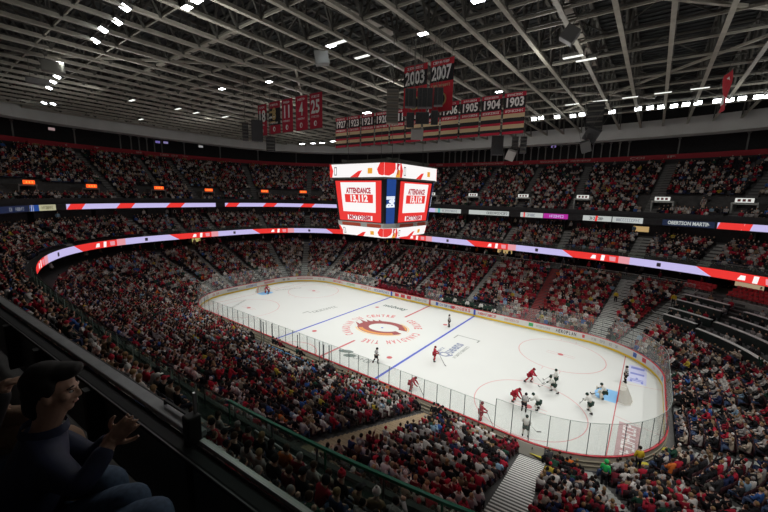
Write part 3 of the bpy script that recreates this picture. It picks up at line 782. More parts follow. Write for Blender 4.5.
for s, lab in ((-1, 'team bench of the maroon players behind the far boards'), (1, 'team bench of the dark green players behind the far boards')):
    b = MB(); b.box((s*6.4, 14.5, 1.0), (9.6, .4, .06)); b.box((s*6.4, 14.5, .79), (9.4, .08, .42)); b.box((s*6.4, 14.95, 1.15), (9.8, .06, .8), mi=1)
    tag(b.build('bench', [mat('bench_wood', (.25,.2,.14), .6), M_DARK]), lab, 'bench')

for i, (px, py, w_, d_, a_, lab) in enumerate(((540,456,1.3,.35,0,'yellow painted edge at the foot of the pale stairs'),(640,463,1.0,.25,.5,'yellow painted edge beside the steward at the near right corner'),(661,449,1.0,.22,.8,'yellow painted edge behind the right corner boards'),(430,419,1.0,.3,0,'yellow painted edge at the foot of the tan stairs'))):
    p = at_z(px, py, .35); b = MB(); b.box((0,0,0), (w_, d_, .03)); o = b.build('floor_marking', M_YEL, loc=p, rz=a_); struct(o, lab, 'marking')
# ------------------------------------------------------------------ centre-hung scoreboard
def octo(ax, ay, hx, hy): return [(hx,-ay),(ax,-hy),(ax,hy),(hx,ay),(-hx,ay),(-ax,hy),(-ax,-hy),(-hx,-ay)]
OC = (4.97, 5.77, 4.09, 4.09)
def sc_oct(s): return octo(*[v*s for v in OC])
board = empty('scoreboard', (0, 0, 12.3)); tag(board, 'large glowing octagonal scoreboard hanging over centre ice, showing an attendance figure', 'scoreboard')
Z = lambda z: z-12.3
E_WH = emit_mat('led_white', (1.,.97,.96), .97); E_RD = emit_mat('led_red', (.86,.035,.03), .95); E_OR = emit_mat('led_orange', (.9,.40,.03), .9); E_BL = emit_mat('led_blue', (.012,.07,.33), .75)
E_LV = emit_mat('led_lavender', (.60,.54,.90), .9); E_PK = emit_mat('led_pink', (.85,.35,.4), .9); E_DR = emit_mat('led_darkred', (.55,.01,.04), .8); E_GY = emit_mat('led_grey', (.30,.31,.31), .5)
def oct_shell(name, s0, z0, s1, z1, m, parent, cap=True, th=.25):
    b = MB(); o0 = [(x, y, Z(z0)) for x, y in sc_oct(s0)]; o1 = [(x, y, Z(z1)) for x, y in sc_oct(s1)]
    b.hull_strip([o0, o1], closed=True)
    if cap: b.add(o0, [tuple(reversed(range(8)))]); b.add(o1, [tuple(range(8))])
    return b.build(name, m, parent)
oct_shell('core', .70, 13.0, .70, 21.0, M_BLACK, board)
oct_shell('upper_led_ring', 1.0, 19.75, 1.0, 21.25, E_WH, board)
oct_shell('frame', 1.02, 21.25, 1.0, 21.4, M_STEELD, board); oct_shell('frame', .97, 19.55, .99, 19.75, M_STEELD, board)
oct_shell('cabinet', .85, 14.62, .945, 19.55, M_BLACK, board)
oct_shell('banner_strip', .85, 14.08, .86, 14.62, mat('strip_grey', (.45,.47,.45), .5), board)
oct_shell('lower_led_ring', .80, 12.95, .84, 14.05, E_WH, board)
def on_face(k, s0, z0, s1, z1):
    """frame of face k of the eight: origin at its centre, right, up, half widths"""
    a, b2 = sc_oct(s0), sc_oct(s1); k2 = (k+1) % 8
    p00 = Vector((*a[k], Z(z0))); p10 = Vector((*a[k2], Z(z0))); p01 = Vector((*b2[k], Z(z1))); p11 = Vector((*b2[k2], Z(z1)))
    return p00, p10, p01, p11
def fquad(b, k, S, x0, x1, y0, y1, mi=0, eps=.02):
    """patch on face k in fractions of its width and height (x 0..1 left to right for a reader outside)"""
    p00, p10, p01, p11 = on_face(k, *S); n = (p10-p00).cross(p01-p00).normalized()*eps
    f = lambda x, y: (p00.lerp(p10, x)).lerp(p01.lerp(p11, x), y) + n
    b.add([f(x0,y0), f(x1,y0), f(x1,y1), f(x0,y1)], [(0,1,2,3)], mi)
def fpoly(b, k, S, pts, mi=0, eps=.02):
    p00, p10, p01, p11 = on_face(k, *S); n = (p10-p00).cross(p01-p00).normalized()*eps
    b.add([(p00.lerp(p10, x)).lerp(p01.lerp(p11, x), y) + n for x, y in pts], [tuple(range(len(pts)))], mi)
def ftext(k, S, t, x, y, wfrac, hm, m, parent, eps=.06, rot=0):
    p00, p10, p01, p11 = on_face(k, *S); n = (p10-p00).cross(p01-p00).normalized()
    c = (p00.lerp(p10, x)).lerp(p01.lerp(p11, x), y) + n*eps; rt = (p10-p00); up = p01+p11-p00-p10
    w = rt.length*wfrac
    if rot: rt, up = up, -rt
    return text_obj('lettering', t, hm*1.4, m, frame(c, rt, up), parent, bold=.05, width=w)
SU = (1.0, 19.75, 1.0, 21.25); SL = (.80, 12.95, .84, 14.05); SS = (.85, 14.62, .945, 19.55); SB = (.85, 14.08, .86, 14.62)
def cell(f):
    return [f(x) for x in np.linspace(0, 1, 3)]
for k in range(8):
    big = k in (7, 1, 3, 5)
    for S, nm in ((SU, 'upper_graphics'), (SL, 'lower_graphics')):
        b = MB()
        if big:
            fpoly(b, k, S, [(.40,0),(.55,.0),(.62,.5),(.55,.45)], 0); fquad(b, k, S, .72, .80, .25, .65, 1)
            fpoly(b, k, S, [(.0,0),(.05,0),(.07,.5),(.03,1),(0,1)], 0); fpoly(b, k, S, [(.09,.15),(.14,.15),(.14,.8),(.09,.8)], 2); fpoly(b, k, S, [(.10,.22),(.13,.22),(.13,.72),(.10,.72)], 3, .03)
            if k == 7: fpoly(b, k, S, [(.88,.55),(.91,.2),(.97,.1),(1,.15),(1,1),(.93,1)], 0)
        else:
            fpoly(b, k, S, [(0,.12),(.3,.1),(.6,.3),(.72,.6),(.7,1),(0,1)], 0); fpoly(b, k, S, [(.78,.5),(1,.95),(.8,1)], 4); fpoly(b, k, S, [(.72,0),(1,0),(1,.5),(.85,.6)], 1); fquad(b, k, S, .82, .9, .2, .7, 4, .03)
        b.build(nm, [E_RD, E_OR, E_GY, E_WH, E_DR], board)
for k in (7, 1, 3, 5):
    b = MB(); fquad(b, k, SS, .045, .955, .02, .965, 0, .03)
    scn = b.build('video_screen', [E_RD], board)
    b = MB(); fquad(b, k, SS, .15, .85, .24, .93, 0, .05); b.build('white_panel', [E_WH], scn)
    b = MB(); fquad(b, k, SS, .22, .80, .46, .655, 0, .07); b.build('figure_bar', [E_RD], scn)
    ftext(k, SS, 'ATTENDANCE', .51, .735, .54, .60, E_DR, scn, .08)
    ftext(k, SS, '13,112', .51, .555, .38, .72, E_WH, scn, .10)
    b = MB(); fquad(b, k, SS, .24, .78, .05, .16, 0, .05); b.build('caption_bar', [E_WH], scn)
    ftext(k, SS, 'MOTOSBM', .51, .105, .48, .5, E_DR, scn, .08)
    b = MB(); fquad(b, k, SB, .10, .52, .1, .8, 0, .02); fquad(b, k, SB, .66, .95, .1, .8, 0, .02)
    b.build('strip_advert', [mat('strip_red', (.5,.08,.04), .5)], board)
for k in (0, 2, 4, 6):
    b = MB(); fquad(b, k, SS, .18, .82, .0, 1.0, 0, .05); p = b.build('side_panel', [E_BL], board)
    ftext(k, SS, 'Bell', .5, .5, .78, .95, emit_mat('led_text_white', (.85,.9,1.), 1.), p, .09, rot=1)
b = MB()
for x, y in ((-3.4,-3.4),(3.4,-3.4),(3.4,3.4),(-3.4,3.4)): MB().tube([(x, y, Z(21.2)), (x*.9, y*.9, Z(31.4))], .03, 6).build('hanging_cable', M_STEELD, board)

b = MB()
for s in (-1, 1): b.bar((s*3.4,-4.4,Z(21.8)), (s*3.4,4.4,Z(21.8)), .2, .3); b.bar((-4.2,s*3.4,Z(21.8)), (4.2,s*3.4,Z(21.8)), .2, .3)
b.build('lifting_frame', M_STEELD, board)
b = MB(); b.tube([(0,0,Z(12.95)), (0,0,Z(12.55))], [1.1, .7], 12); b.build('underside_pod', mat('pod_grey', (.4,.4,.4), .5), board)

# ------------------------------------------------------------------ banners
def at_y(px, py, y):
    d = _f + _r*((px-384.71)/FPX) - _u*((py-256.85)/FPX); return CAMP + d*((y-CAMP.y)/d.y)
M_BB = mat('banner_black', (.018,.016,.018), .8); M_BC = mat('banner_cream', (.60,.47,.28), .8); M_BW = mat('banner_white', (.85,.84,.81), .8); M_BR = mat('banner_crimson', (.48,.015,.045), .75, noise=.05, nscale=2.); M_BR2 = mat('banner_scarlet', (.60,.022,.04), .75); M_BGOLD = mat('banner_gold', (.55,.40,.16), .8)
def banner(name, x0, x1, y, zt, h, base, label, group, bands, texts):
    w = x1-x0; r = empty(name, ((x0+x1)/2, y, zt)); b = MB(); nx = 5
    def sheet(za, zb, xa=-.5, xb=.5, dy=0., mi=0):
        # cloth with a slight ripple
        rows = []
        for z in (za, zb):
            rows.append([(w*(xa+(xb-xa)*i/nx), dy+.05*math.sin(7*(xa+(xb-xa)*i/nx)+z*.4), z*h) for i in range(nx+1)])
        b.hull_strip(rows, mi=mi)
    mats = [base]; sheet(-1, 0)
    for za, zb, m in bands:
        if m not in mats: mats.append(m)
        sheet(za, zb, dy=-.015, mi=mats.index(m)); sheet(za, zb, dy=.015, mi=mats.index(m))
    b.build('cloth', mats, r)
    g = MB(); g.bar((-w/2-.05,0,.03), (w/2+.05,0,.03), .06); MB().bar((-w/2-.03,0,-h), (w/2+.03,0,-h), .05).build('bottom_rod', M_STEELD, r); g.tube([(-w*.4,0,.03), (-w*.4,0,1.2)], .015, 5); g.tube([(w*.4,0,.03), (w*.4,0,1.2)], .015, 5)
    g.build('hanging_rod', M_STEELD, r)
    for t, z, th, tw, m in texts:
        if t.startswith('~'): o = scribble('lettering', tw*w, th, m, frame((0, -.09, z*h), (1,0,0), (0,0,1)), r, len(label)+int(x0*3))
        else: text_obj('lettering', t, th*1.4, m, frame((0, -.09, z*h), (1,0,0), (0,0,1)), r, bold=.03, width=tw*w)
    return tag(r, label, 'banner', group)
G = 'retired number banners'
for xa, xb, n in ((257.5,266.3,'18'), (268.3,280,'8'), (281.6,292.6,'11'), (295.5,307.5,'4'), (309.5,322.3,'25')):
    a = at_y(xa, 100, -5.0); c = at_y(xb, 100, -5.0)
    T = [('~', -.10, .26, .6, M_BW), (n, -.40, 1.55, .34*len(n) if n != '11' else .5, M_BW if n != '8' else M_BGOLD), ('~', -.66, .22, .62, M_BW)]
    bands = []
    if n == '18': bands = [(-.52, -.28, M_BB)]
    if n == '8': bands = [(-.72, -.20, M_BB), (-.66, -.60, M_BGOLD), (-.50, -.44, M_BW), (-.34, -.28, M_BGOLD)]
    o = banner('number_banner', a.x, c.x, -5.0, 30.0 - (0 if n != '18' else .05), 4.2, M_BR, f'red hanging banner with the white number {n}' if n != '8' else 'red hanging banner with a gold number 8 on black stripes', G, bands, T)
    b = MB(); b.sphere((0, -.1, -.85*4.2), (.28, .03, .34), 8, 6); b.box((.1,-.12,-.86*4.2), (.2,.03,.3), mi=1); b.build('crest', [M_BW, M_BR], o)
G = 'championship banners'
XA = at_y(335, 118, 7.2).x; XB = at_y(528, 91, 7.2).x; YR = ['1927','1923','1921','1920','1911','1910','1909','1906','1905','1904','1903']; pit = (XB-XA)/11
for i, yr in enumerate(YR):
    x0 = XA+pit*i+.12; x1 = XA+pit*(i+1)-.14
    banner('championship_banner', x0, x1, 7.2, 29.95, 4.65, M_BR, f'black, red and cream striped banner lettered {yr}', G,
        [(-.38, -.10, M_BB), (-.60, -.50, M_BC), (-.70, -.60, M_BB), (-.86, -.76, M_BC), (-.93, -.86, M_BB)],
        [('~', -.055, .22, .7, M_BW), (yr, -.24, 1.0, .8, M_BW), ('~', -.44, .26, .8, M_BW)])
G = 'conference banners'
for xa, xb, yr in ((404.5,428,'2003'), (430.5,454.5,'2007')):
    a = at_y(xa, 64, -6.6); c = at_y(xb, 60, -6.6)
    o = banner('season_banner', a.x, c.x, -6.6, 29.95, 4.5, M_BR2, f'large black and red banner lettered {yr} behind the hanging speakers', G, [(-.42, -.12, M_BB)], [('~', -.06, .22, .7, M_BW), (yr, -.27, 1.15, .82, M_BW), ('~', -.50, .22, .8, M_BC)])
    b = MB(); b.tube([(0,-.06,-.76*4.5), (0,-.13,-.76*4.5)], .62, 18); b.tube([(0,-.13,-.76*4.5), (0,-.16,-.76*4.5)], .5, 18, mi=1); b.box((.0,-.17,-.76*4.5), (.35,.03,.6), mi=2); b.build('crest', [M_BGOLD, M_BB, M_BW], o)
# pennant seen almost edge-on at the right
p = along(729, 72, 34)
b = MB(); dv = (p-CAMP).normalized(); sv = dv.cross(Vector((0,0,1))).normalized(); axis = (dv*.97 - sv*.2); axis.z = 0; axis.normalize(); H = 3.5
rows = [[Vector((0,0,-H*j/8)) + axis*((i-2)*.55) + sv*(.12*math.sin(j*.7+i)) for i in range(5)] for j in range(9)]
b.hull_strip(rows)
r = empty('team_pennant', p); b.build('cloth', M_BR2, r)
b = MB(); rows = [[Vector((0,0,-H*(.15+.7*j/8))) + axis*(i*.5) + sv*(.12*math.sin(j*.7)-.02) for i in (-1, 1)] for j in range(9)]; b.hull_strip(rows); b.build('stripe', M_BW, r)
b = MB(); b.bar(axis*-1.3, axis*1.3, .06); b.tube([Vector((0,0,0)), Vector((0,0,1.4))], .02, 5); b.build('hanging_rod', M_STEELD, r)
tag(r, 'red pennant with a pale stripe hanging edge-on among the right trusses', 'banner')

# ------------------------------------------------------------------ hanging loudspeakers
M_SPK = mat('speaker_grille', (.045,.048,.05), .7, noise=.2, nscale=8); M_SPKF = mat('speaker_case', (.075,.08,.085), .6); M_SPKP = mat('speaker_pale', (.42,.42,.40), .6); M_BEIGE = mat('array_beige', (.21,.19,.155), .6)
def box_speaker(px0, px1, py0, py1, dist, label, m=None, tilt=0., group=None, depth=.8, roll=0.):
    a = along(px0, py0, dist); c = along(px1, py1, dist); ctr = (a+c)/2
    w = abs(px1-px0)/FPX*dist; h = abs(py1-py0)/FPX*dist; d = ctr-CAMP; rz = math.atan2(d.y, d.x)-PI/2
    r = empty('loudspeaker', ctr); b = MB(); b.box((0,0,0), (w, depth, h)); b.build('case', m or M_SPKF, r, bevel=.04)
    g = MB(); g.box((0,-depth/2-.012,0), (w*.88, .03, h*.92)); g.build('grille', M_SPK if m is None else m, r)
    g = MB()
    for s in (-1, 1): g.tube([(s*w*.3,0,h/2), (s*w*.3,0,max(h/2+.3, 31-ctr.z))], .02, 5)
    g.build('rigging', M_STEELD, r)
    r.rotation_euler = (tilt, roll, rz)
    return tag(r, label, 'loudspeaker', group)
def line_array(px, py0, py1, w, dist, n, label, m, curve=.06):
    a = along(px, py0, dist); c = along(px, py1, dist); H = (a-c).length; d = a-CAMP; rz = math.atan2(d.y, d.x)-PI/2
    r = empty('speaker_array', a, rz); hh = H/n
    for i in range(n):
        b = MB(); y = curve*(i*i)/n*.25; b.box((0, y, -hh*(i+.5)), (w, .7, hh*.9)); b.box((0, y-.36, -hh*(i+.5)), (w*.9, .03, hh*.3), mi=1)
        b.build('cabinet', [m, M_STEELD], r)
    b = MB(); b.box((0,0,.12), (w, .7, .08)); b.tube([(0,0,.12), (0,0,31.2-a.z)], .03, 5); b.build('rigging', M_STEELD, r)
    return tag(r, label, 'loudspeaker')
D0 = 31.5
box_speaker(405, 416, 90, 107, D0, 'dark grey loudspeaker panel hanging before the 2003 banner, left of three'); box_speaker(417.5, 432.5, 89.5, 107.5, D0, 'wide dark grey loudspeaker panel hanging between the 2003 and 2007 banners'); box_speaker(434, 443, 89, 105.5, D0, 'dark grey loudspeaker panel hanging before the 2007 banner')
box_speaker(406.5, 414, 113, 127, D0, 'black loudspeaker in the lower row under the season banners, left of three', tilt=.2); box_speaker(415.5, 429, 112.5, 123.5, D0, 'black loudspeaker in the lower row under the season banners, middle one', tilt=.25); box_speaker(431, 438, 111, 124.5, D0, 'black loudspeaker in the lower row under the season banners, right of three', tilt=.2)
box_speaker(411, 423, 129, 139, D0+.5, 'pale grey horn speaker hanging lowest under the season banners', m=M_SPKP, tilt=.3)
line_array(393, 89.5, 122.5, 12/FPX*D0, D0, 6, 'tall beige column of stacked speakers hanging beside the 1920 banner', M_BEIGE)
box_speaker(251.8, 262.6, 121, 141, 44, 'black square loudspeaker hanging before the lower corner of the 18 banner', m=mat('speaker_dark', (.03,.031,.033), .6)); line_array(270.5, 138.5, 151, 1.1, 46, 4, 'black speaker stack hanging under the 8 banner', mat('speaker_dark', (.03,.03,.03), .6)); line_array(245, 124, 140, .7, 44, 5, 'narrow black speaker stack left of the number banners', mat('speaker_dark', (.03,.03,.03), .6))
line_array(596.5, 103.5, 129, 15/FPX*44, 44, 5, 'tall black speaker stack hanging at the right beside the 1903 banner', mat('speaker_dark', (.03,.03,.03), .6)); box_speaker(585.5, 598, 128, 141, 44, 'tilted dark loudspeaker at the foot of the right speaker stack', tilt=.5, roll=.5); box_speaker(581, 590, 141, 152, 44, 'tilted paler loudspeaker lowest under the right speaker stack', m=mat('speaker_mid', (.13,.135,.135), .6), tilt=.4, roll=-.3)
box_speaker(491.5, 503, 136.5, 155, 52, 'dark upright loudspeaker hanging under the 1904 banner'); line_array(515.5, 138, 152, .9, 52, 4, 'black speaker stack hanging under the 1903 banner, left of two', M_SPKF); line_array(524, 138, 153, .9, 52, 4, 'black speaker stack hanging under the 1903 banner, right of two', M_SPKF)
box_speaker(506.5, 515, 150, 160, 52, 'pale tilted horn speaker hanging below the 1903 banner', m=M_SPKP, tilt=.4, roll=.35)
box_speaker(315, 328.5, 52, 64.5, 34, 'grey box speaker in the trusses above the number banners', m=mat('speaker_light', (.30,.31,.30), .6), roll=-.15)
box_speaker(563, 577, 28, 42, 26, 'tilted grey loudspeaker on the right catwalk', m=mat('speaker_mid2', (.16,.165,.16), .6), roll=.6)
box_speaker(44, 62, 62, 72, 36, 'dark winch box in the far left trusses', m=M_STEELD); box_speaker(29, 47, 79, 84, 38, 'flat grey plate hung in the far left trusses', m=mat('plate_grey', (.2,.2,.2), .6))

# ------------------------------------------------------------------ LED ribbons
rb = empty('led_ribbon', (0,0,8.1)); tag(rb, 'long glowing red and white ribbon display round the front of the middle level', 'ribbon display')
b = MB(); pl = ring_px(fL, 8.7)
P = np.array([list(pt(u, fL(u))) for u in UU])[:, :2]; AL = np.concatenate([[0], np.cumsum(np.linalg.norm(np.diff(P, axis=0), axis=1))])
def arc_at(u): return float(np.interp(u % PER, UU, AL))
def u_at_arc(a): return float(np.interp(a % AL[-1], AL, UU))
nper = round(AL[-1]/17.5); PIT = AL[-1]/nper; a_ref = arc_at(pl(508))
def ribbon_poly(bb, a0b, a1b, a0t, a1t, mi, off, zb=8.12, zt=9.22):
    n = max(2, int(max(abs(a1b-a0b), abs(a1t-a0t))/.4)+1)
    bot = []; top = []
    for i in range(n+1):
        ab = a0b+(a1b-a0b)*i/n; at = a0t+(a1t-a0t)*i/n
        ub, ut = u_at_arc(ab), u_at_arc(at); bot.append(pt(ub, fL(ub)-off, zb-8.1)); top.append(pt(ut, fL(ut)-off, zt-8.1))
    bb.hull_strip([top, bot], mi=mi)
for i in range(nper):
    a = a_ref + i*PIT
    # travelling to larger u (leftward for a viewer inside): red block, then white
    ribbon_poly(b, a, a+6.6, a, a+8.4, 1, .06); ribbon_poly(b, a+6.6, a+PIT, a+8.4, a+PIT, 0, .06)
    ribbon_poly(b, a-1.5, a, a-1.5, a, 2, .07)
    ribbon_poly(b, a+2.0, a+2.5, a+1.9, a+2.4, 3, .085, 8.2, 9.1); ribbon_poly(b, a+3.2, a+4.0, a+3.2, a+3.7, 3, .085, 8.35, 8.95); ribbon_poly(b, a+.4, a+1.2, a+.4, a+1.3, 2, .085, 8.3, 9.0)
    ribbon_poly(b, a+12.4, a+12.9, a+12.4, a+12.9, 4, .085, 8.4, 8.95)
b.build('led_face', [E_LV, E_RD, E_PK, E_WH, mat('led_off', (.1,.08,.12), .5)], rb)
b = MB(); us2 = np.append(np.arange(0, PER, 1.), PER)
us2 = np.append(np.arange(0, PER, .25), PER)
b.hull_strip([[pt(u, fL(u), -.03), pt(u, fL(u)+.06, -.03), pt(u, fL(u)+.06, 1.16), pt(u, fL(u), 1.16)] for u in us2], closed=True)
b.hull_strip([[pt(u, fL(u)-.13, 1.14), pt(u, fL(u)+.06, 1.14), pt(u, fL(u)+.06, 1.19), pt(u, fL(u)-.13, 1.19)] for u in us2], closed=True); b.build('housing', M_BLACK, rb)

pu = ring_px(fU, 14.65)
def upper_board(p0, p1, m, label, cells=(), text=None, tm=None, tw=.7, scr=None):
    u0, u1 = pu(p0), pu(p1); u0, u1 = max(u0, u1), min(u0, u1)   # reader's left is larger u
    r = empty('led_board', pt((u0+u1)/2, fU((u0+u1)/2), 14.2)); o0 = Vector(r.location); b = MB(); mats = [m]
    def seg(f0, f1, mi, off, za=.0, zb=.9, sk=0.):
        n = max(2, int(abs(u0-u1)*(f1-f0)/.12)+2); bot = []; top = []
        for i in range(n+1):
            f = f0+(f1-f0)*i/n; u = pu(p0+(p1-p0)*f); ut = pu(p0+(p1-p0)*min(1, max(0, f+sk))); bot.append(pt(u, fU(u)-off, 14.2+za)-o0); top.append(pt(ut, fU(ut)-off, 14.2+zb)-o0)
        b.hull_strip([bot, top], mi=mi)
    seg(0, 1, 0, .06)
    for f0, f1, mm, sk in cells:
        if mm not in mats: mats.append(mm)
        seg(f0, f1, mats.index(mm), .075, 0, .9, sk)
    b.build('led_face', mats, r)
    b = MB(); us3 = np.linspace(u1, u0, max(3, int(abs(u0-u1)/.15)))
    b.hull_strip([[pt(u, fU(u), 14.15)-o0, pt(u, fU(u)+.06, 14.15)-o0, pt(u, fU(u)+.06, 15.12)-o0, pt(u, fU(u), 15.12)-o0] for u in us3], closed=True); b.build('housing', M_BLACK, r)
    um = (u0+u1)/2; rt = pt(u1, fU(u1), 0)-pt(u0, fU(u0), 0)
    c = pt(um, fU(um)-.12, 14.65)-o0
    if text: text_obj('lettering', text, .75, tm, frame(c, rt, (0,0,1)), r, bold=.03, width=rt.length*tw)
    for (fa, fb, mm, sd) in (scr or ()):
        uu = pu(p0+(p1-p0)*(fa+fb)/2); cc = pt(uu, fU(uu)-.12, 14.65)-o0; scribble('lettering', rt.length*(fb-fa), .5, mm, frame(cc, rt, (0,0,1)), r, sd)
    return tag(r, label, 'ribbon display')
E_NV = emit_mat('led_navy', (.01,.025,.08), .5); E_YL = emit_mat('led_cream', (.62,.60,.38), .7); E_WD = emit_mat('led_dimwhite', (.62,.66,.64), .75); E_MG = emit_mat('led_magenta', (.50,.02,.36), .8); E_TL = emit_mat('led_teal', (.1,.5,.5), .8); E_INK = mat('led_ink', (.06,.07,.08), .5); E_GT = emit_mat('led_greytext', (.3,.32,.38), .6)
RW = lambda n: [x for i in range(n) for x in (((i+.0)/n, (i+.30)/n, E_RD, .03), ((i+.10)/n, (i+.14)/n, E_WH, 0.), ((i+.2)/n, (i+.24)/n, E_WH, .01))]
upper_board(-6, 28, E_NV, 'dark navy ribbon display with grey lettering at the left edge', scr=[(.42,.5,E_GT,4),(.6,.9,E_GT,5)])
upper_board(29, 55.5, E_YL, 'short ribbon display, blue at left and cream at right, at the left edge', cells=[(0, .36, E_BL, 0.), (.06,.2,E_WH,0.)], scr=[(.45,.92,mat('led_olive', (.3,.28,.12), .5),6)])
upper_board(66, 215.5, E_LV, 'long red and lavender upper ribbon display over the left stands', cells=RW(3))
upper_board(225, 338, E_LV, 'red and lavender upper ribbon display left of the scoreboard', cells=RW(3))
upper_board(424, 461, E_WD, 'pale upper ribbon display just right of the scoreboard', cells=[(.38,.44,E_TL,0.), (0,.3,E_LV,0.)], scr=[(.5,.9,E_GT,7)])
upper_board(469, 509, E_WD, 'long white upper ribbon display with grey lettering, second right of the scoreboard', scr=[(.45,.95,E_INK,8)])
upper_board(520.5, 543, E_WD, 'white upper ribbon display with a red mark, left of the magenta one', cells=[(.14,.2,E_RD,0.)], scr=[(.3,.7,E_GT,9)])
upper_board(543.5, 568, E_MG, 'magenta upper ribbon display above the far stands', scr=[(.25,.8,E_LV,10)])
upper_board(583, 611.5, E_WD, 'white upper ribbon display with a red logo and dark lettering', cells=[(.42,.5,E_RD,.02)], scr=[(.22,.4,E_INK,11),(.52,.75,E_INK,12)])
upper_board(612.5, 643, E_WD, 'pale upper ribbon display with grey lettering, left of the navy one', scr=[(.12,.9,E_GT,13)])
upper_board(662.5, 715, E_NV, 'navy upper ribbon display with white lettering at the right', text='ROBERTSON MARTIN', tm=E_WD, tw=.86)
upper_board(717.5, 800, E_LV, 'red and lavender upper ribbon display at the right edge', cells=[(0,.4,E_RD,.03),(.2,.23,E_WH,0.),(.28,.33,E_WH,.01)])
b = MB(); us2 = np.append(np.arange(0, PER, .25), PER)
b.hull_strip([[pt(u, fU(u)+.06, 14.1), pt(u, fU(u)+.12, 14.1), pt(u, fU(u)+.12, 15.1), pt(u, fU(u)+.06, 15.1)] for u in us2], closed=True)
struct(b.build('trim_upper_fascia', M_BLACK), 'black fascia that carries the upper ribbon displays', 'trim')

# ------------------------------------------------------------------ lit signs over the doorways of the upper bowl
def ray_bowl3(px, py, hz):
    d = (_f + _r*((px-384.71)/FPX) - _u*((py-256.85)/FPX)).normalized()
    for t in np.arange(30, 150, .1):
        X = CAMP + d*float(t)
        if abs(X.x) < RA+4 and abs(X.y) < RB+4: continue
        u = u_of(X.x, X.y); o = (Vector((X.x, X.y, 0))-pt(u, 0)).length
        w, wr = fU(u), fR(u); k = (o-w-1.3)/(wr-w-2.4)*N3
        if 0 < k < N3+1 and X.y > -30:
            z = 15.45+9.5*k/N3+hz
            if X.z <= z: return u, k
    return None
SG = [(24,182,'o'),(88,186,'o'),(158,188,'o'),(209,190,'o'),(263,191.3,'o'),(304,192,'o'),(432,194,'w'),(474,195,'w'),(524,196,'w'),(583,197,'w'),(662.5,199,'w'),(749,200.5,'w')]
PORTALS = []
E_SGO = emit_mat('sign_orange', (.95,.10,.015), 1.3); E_SGW = emit_mat('sign_white', (.85,.85,.80), .8)
for i, (px, py, kd) in enumerate(SG):
    uk = ray_bowl3(px, py, 1.9)
    if uk is None: continue
    u, k = uk; o, z = prof(3, k, u); PORTALS.append((u, k)); (x, y), d = base_dir(u); rz = math.atan2(d[1], d[0]); p0 = pt(u, o, z)
    r = empty('bowl_doorway', p0, rz); b = MB()
    for s in (-1, 1): b.box((1.6, s*1.4, .2), (3.4, .2, 2.2))
    b.box((1.6, 0, 1.45), (3.6, 3.0, .3)); b.build('side_walls', M_STD if kd == 'w' else mat('portal_dim', (.16,.15,.14), .8), r)
    b = MB(); b.box((2.2, 0, .2), (2.0, 2.6, 2.2)); b.build('opening_shade_block', M_BLACK, r)  # solid black block: the shade inside the doorway put into colour
    struct(r, f'doorway into the upper bowl, {NUMW[i]} from the left edge', 'doorway')
    sgn = empty('doorway_sign', pt(u, o-.35, z+1.9), rz); b = MB(); W = 1.75 if kd == 'o' else 2.0
    b.box((0,0,0), (.16, W, .62)); b.build('sign_face', E_SGO if kd == 'o' else E_SGW, sgn)
    b = MB(); b.box((.11,0,0), (.06, W+.08, .70)); b.build('sign_case', M_BLACK, sgn)
    b = MB()
    if kd == 'w':
        for s in (-1, 0, 1): b.box((-.09, s*.55, 0), (.02, .34, .36))
        b.build('symbol', mat('sign_maroon', (.20,.02,.03), .5), sgn)
    else:
        for s in (-1, 0, 1): b.box((-.09, s*.45, 0), (.02, .16, .3))
        b.build('symbol', emit_mat('sign_yellow', (1,.35,.05), 1.3), sgn)
    tag(sgn, (f'orange lit sign over an upper doorway, {NUMW[i]} from the left' if kd == 'o' else f'white lit sign with three marks over an upper doorway, {NUMW[i-6]} from the scoreboard'), 'sign', 'orange doorway signs' if kd == 'o' else 'white doorway signs')

print('PORTALS', [(round(a,1), round(b,1)) for a, b in PORTALS])

# television screens at the back of the gallery
for i, (px, py, c) in enumerate(((158,142,(.25,.2,.6)),(166,142.6,(.35,.3,.6)),(553,146.5,(.35,.25,.65)),(52,129,(.5,.35,.35)),(201,146.5,(.5,.5,.5)))):
    u = ring_px(fR, 29, 5.6)(px); q = pt(u, fR(u)+5.6); d = _f + _r*((px-384.71)/FPX) - _u*((py-256.85)/FPX)
    t = math.hypot(q.x-CAMP.x, q.y-CAMP.y)/math.hypot(d.x, d.y); z = CAMP.z + d.z*t; (x, y), dd = base_dir(u)
    r = empty('television', (q.x, q.y, z), math.atan2(dd[1], dd[0])); b = MB(); b.box((0,0,0), (.04, 1.1, .55)); b.build('screen', emit_mat('tv_%d' % i, c, .55), r)
    b = MB(); b.box((.06,0,0), (.1, 1.2, .62)); b.box((.25,0,0), (.35, .2, .2)); b.build('case', M_BLACK, r)
    tag(r, f'small lit television on the dark gallery wall above the red band, {["second", "third", "fifth", "first", "fourth"][i]} from the left', 'television', 'gallery televisions')
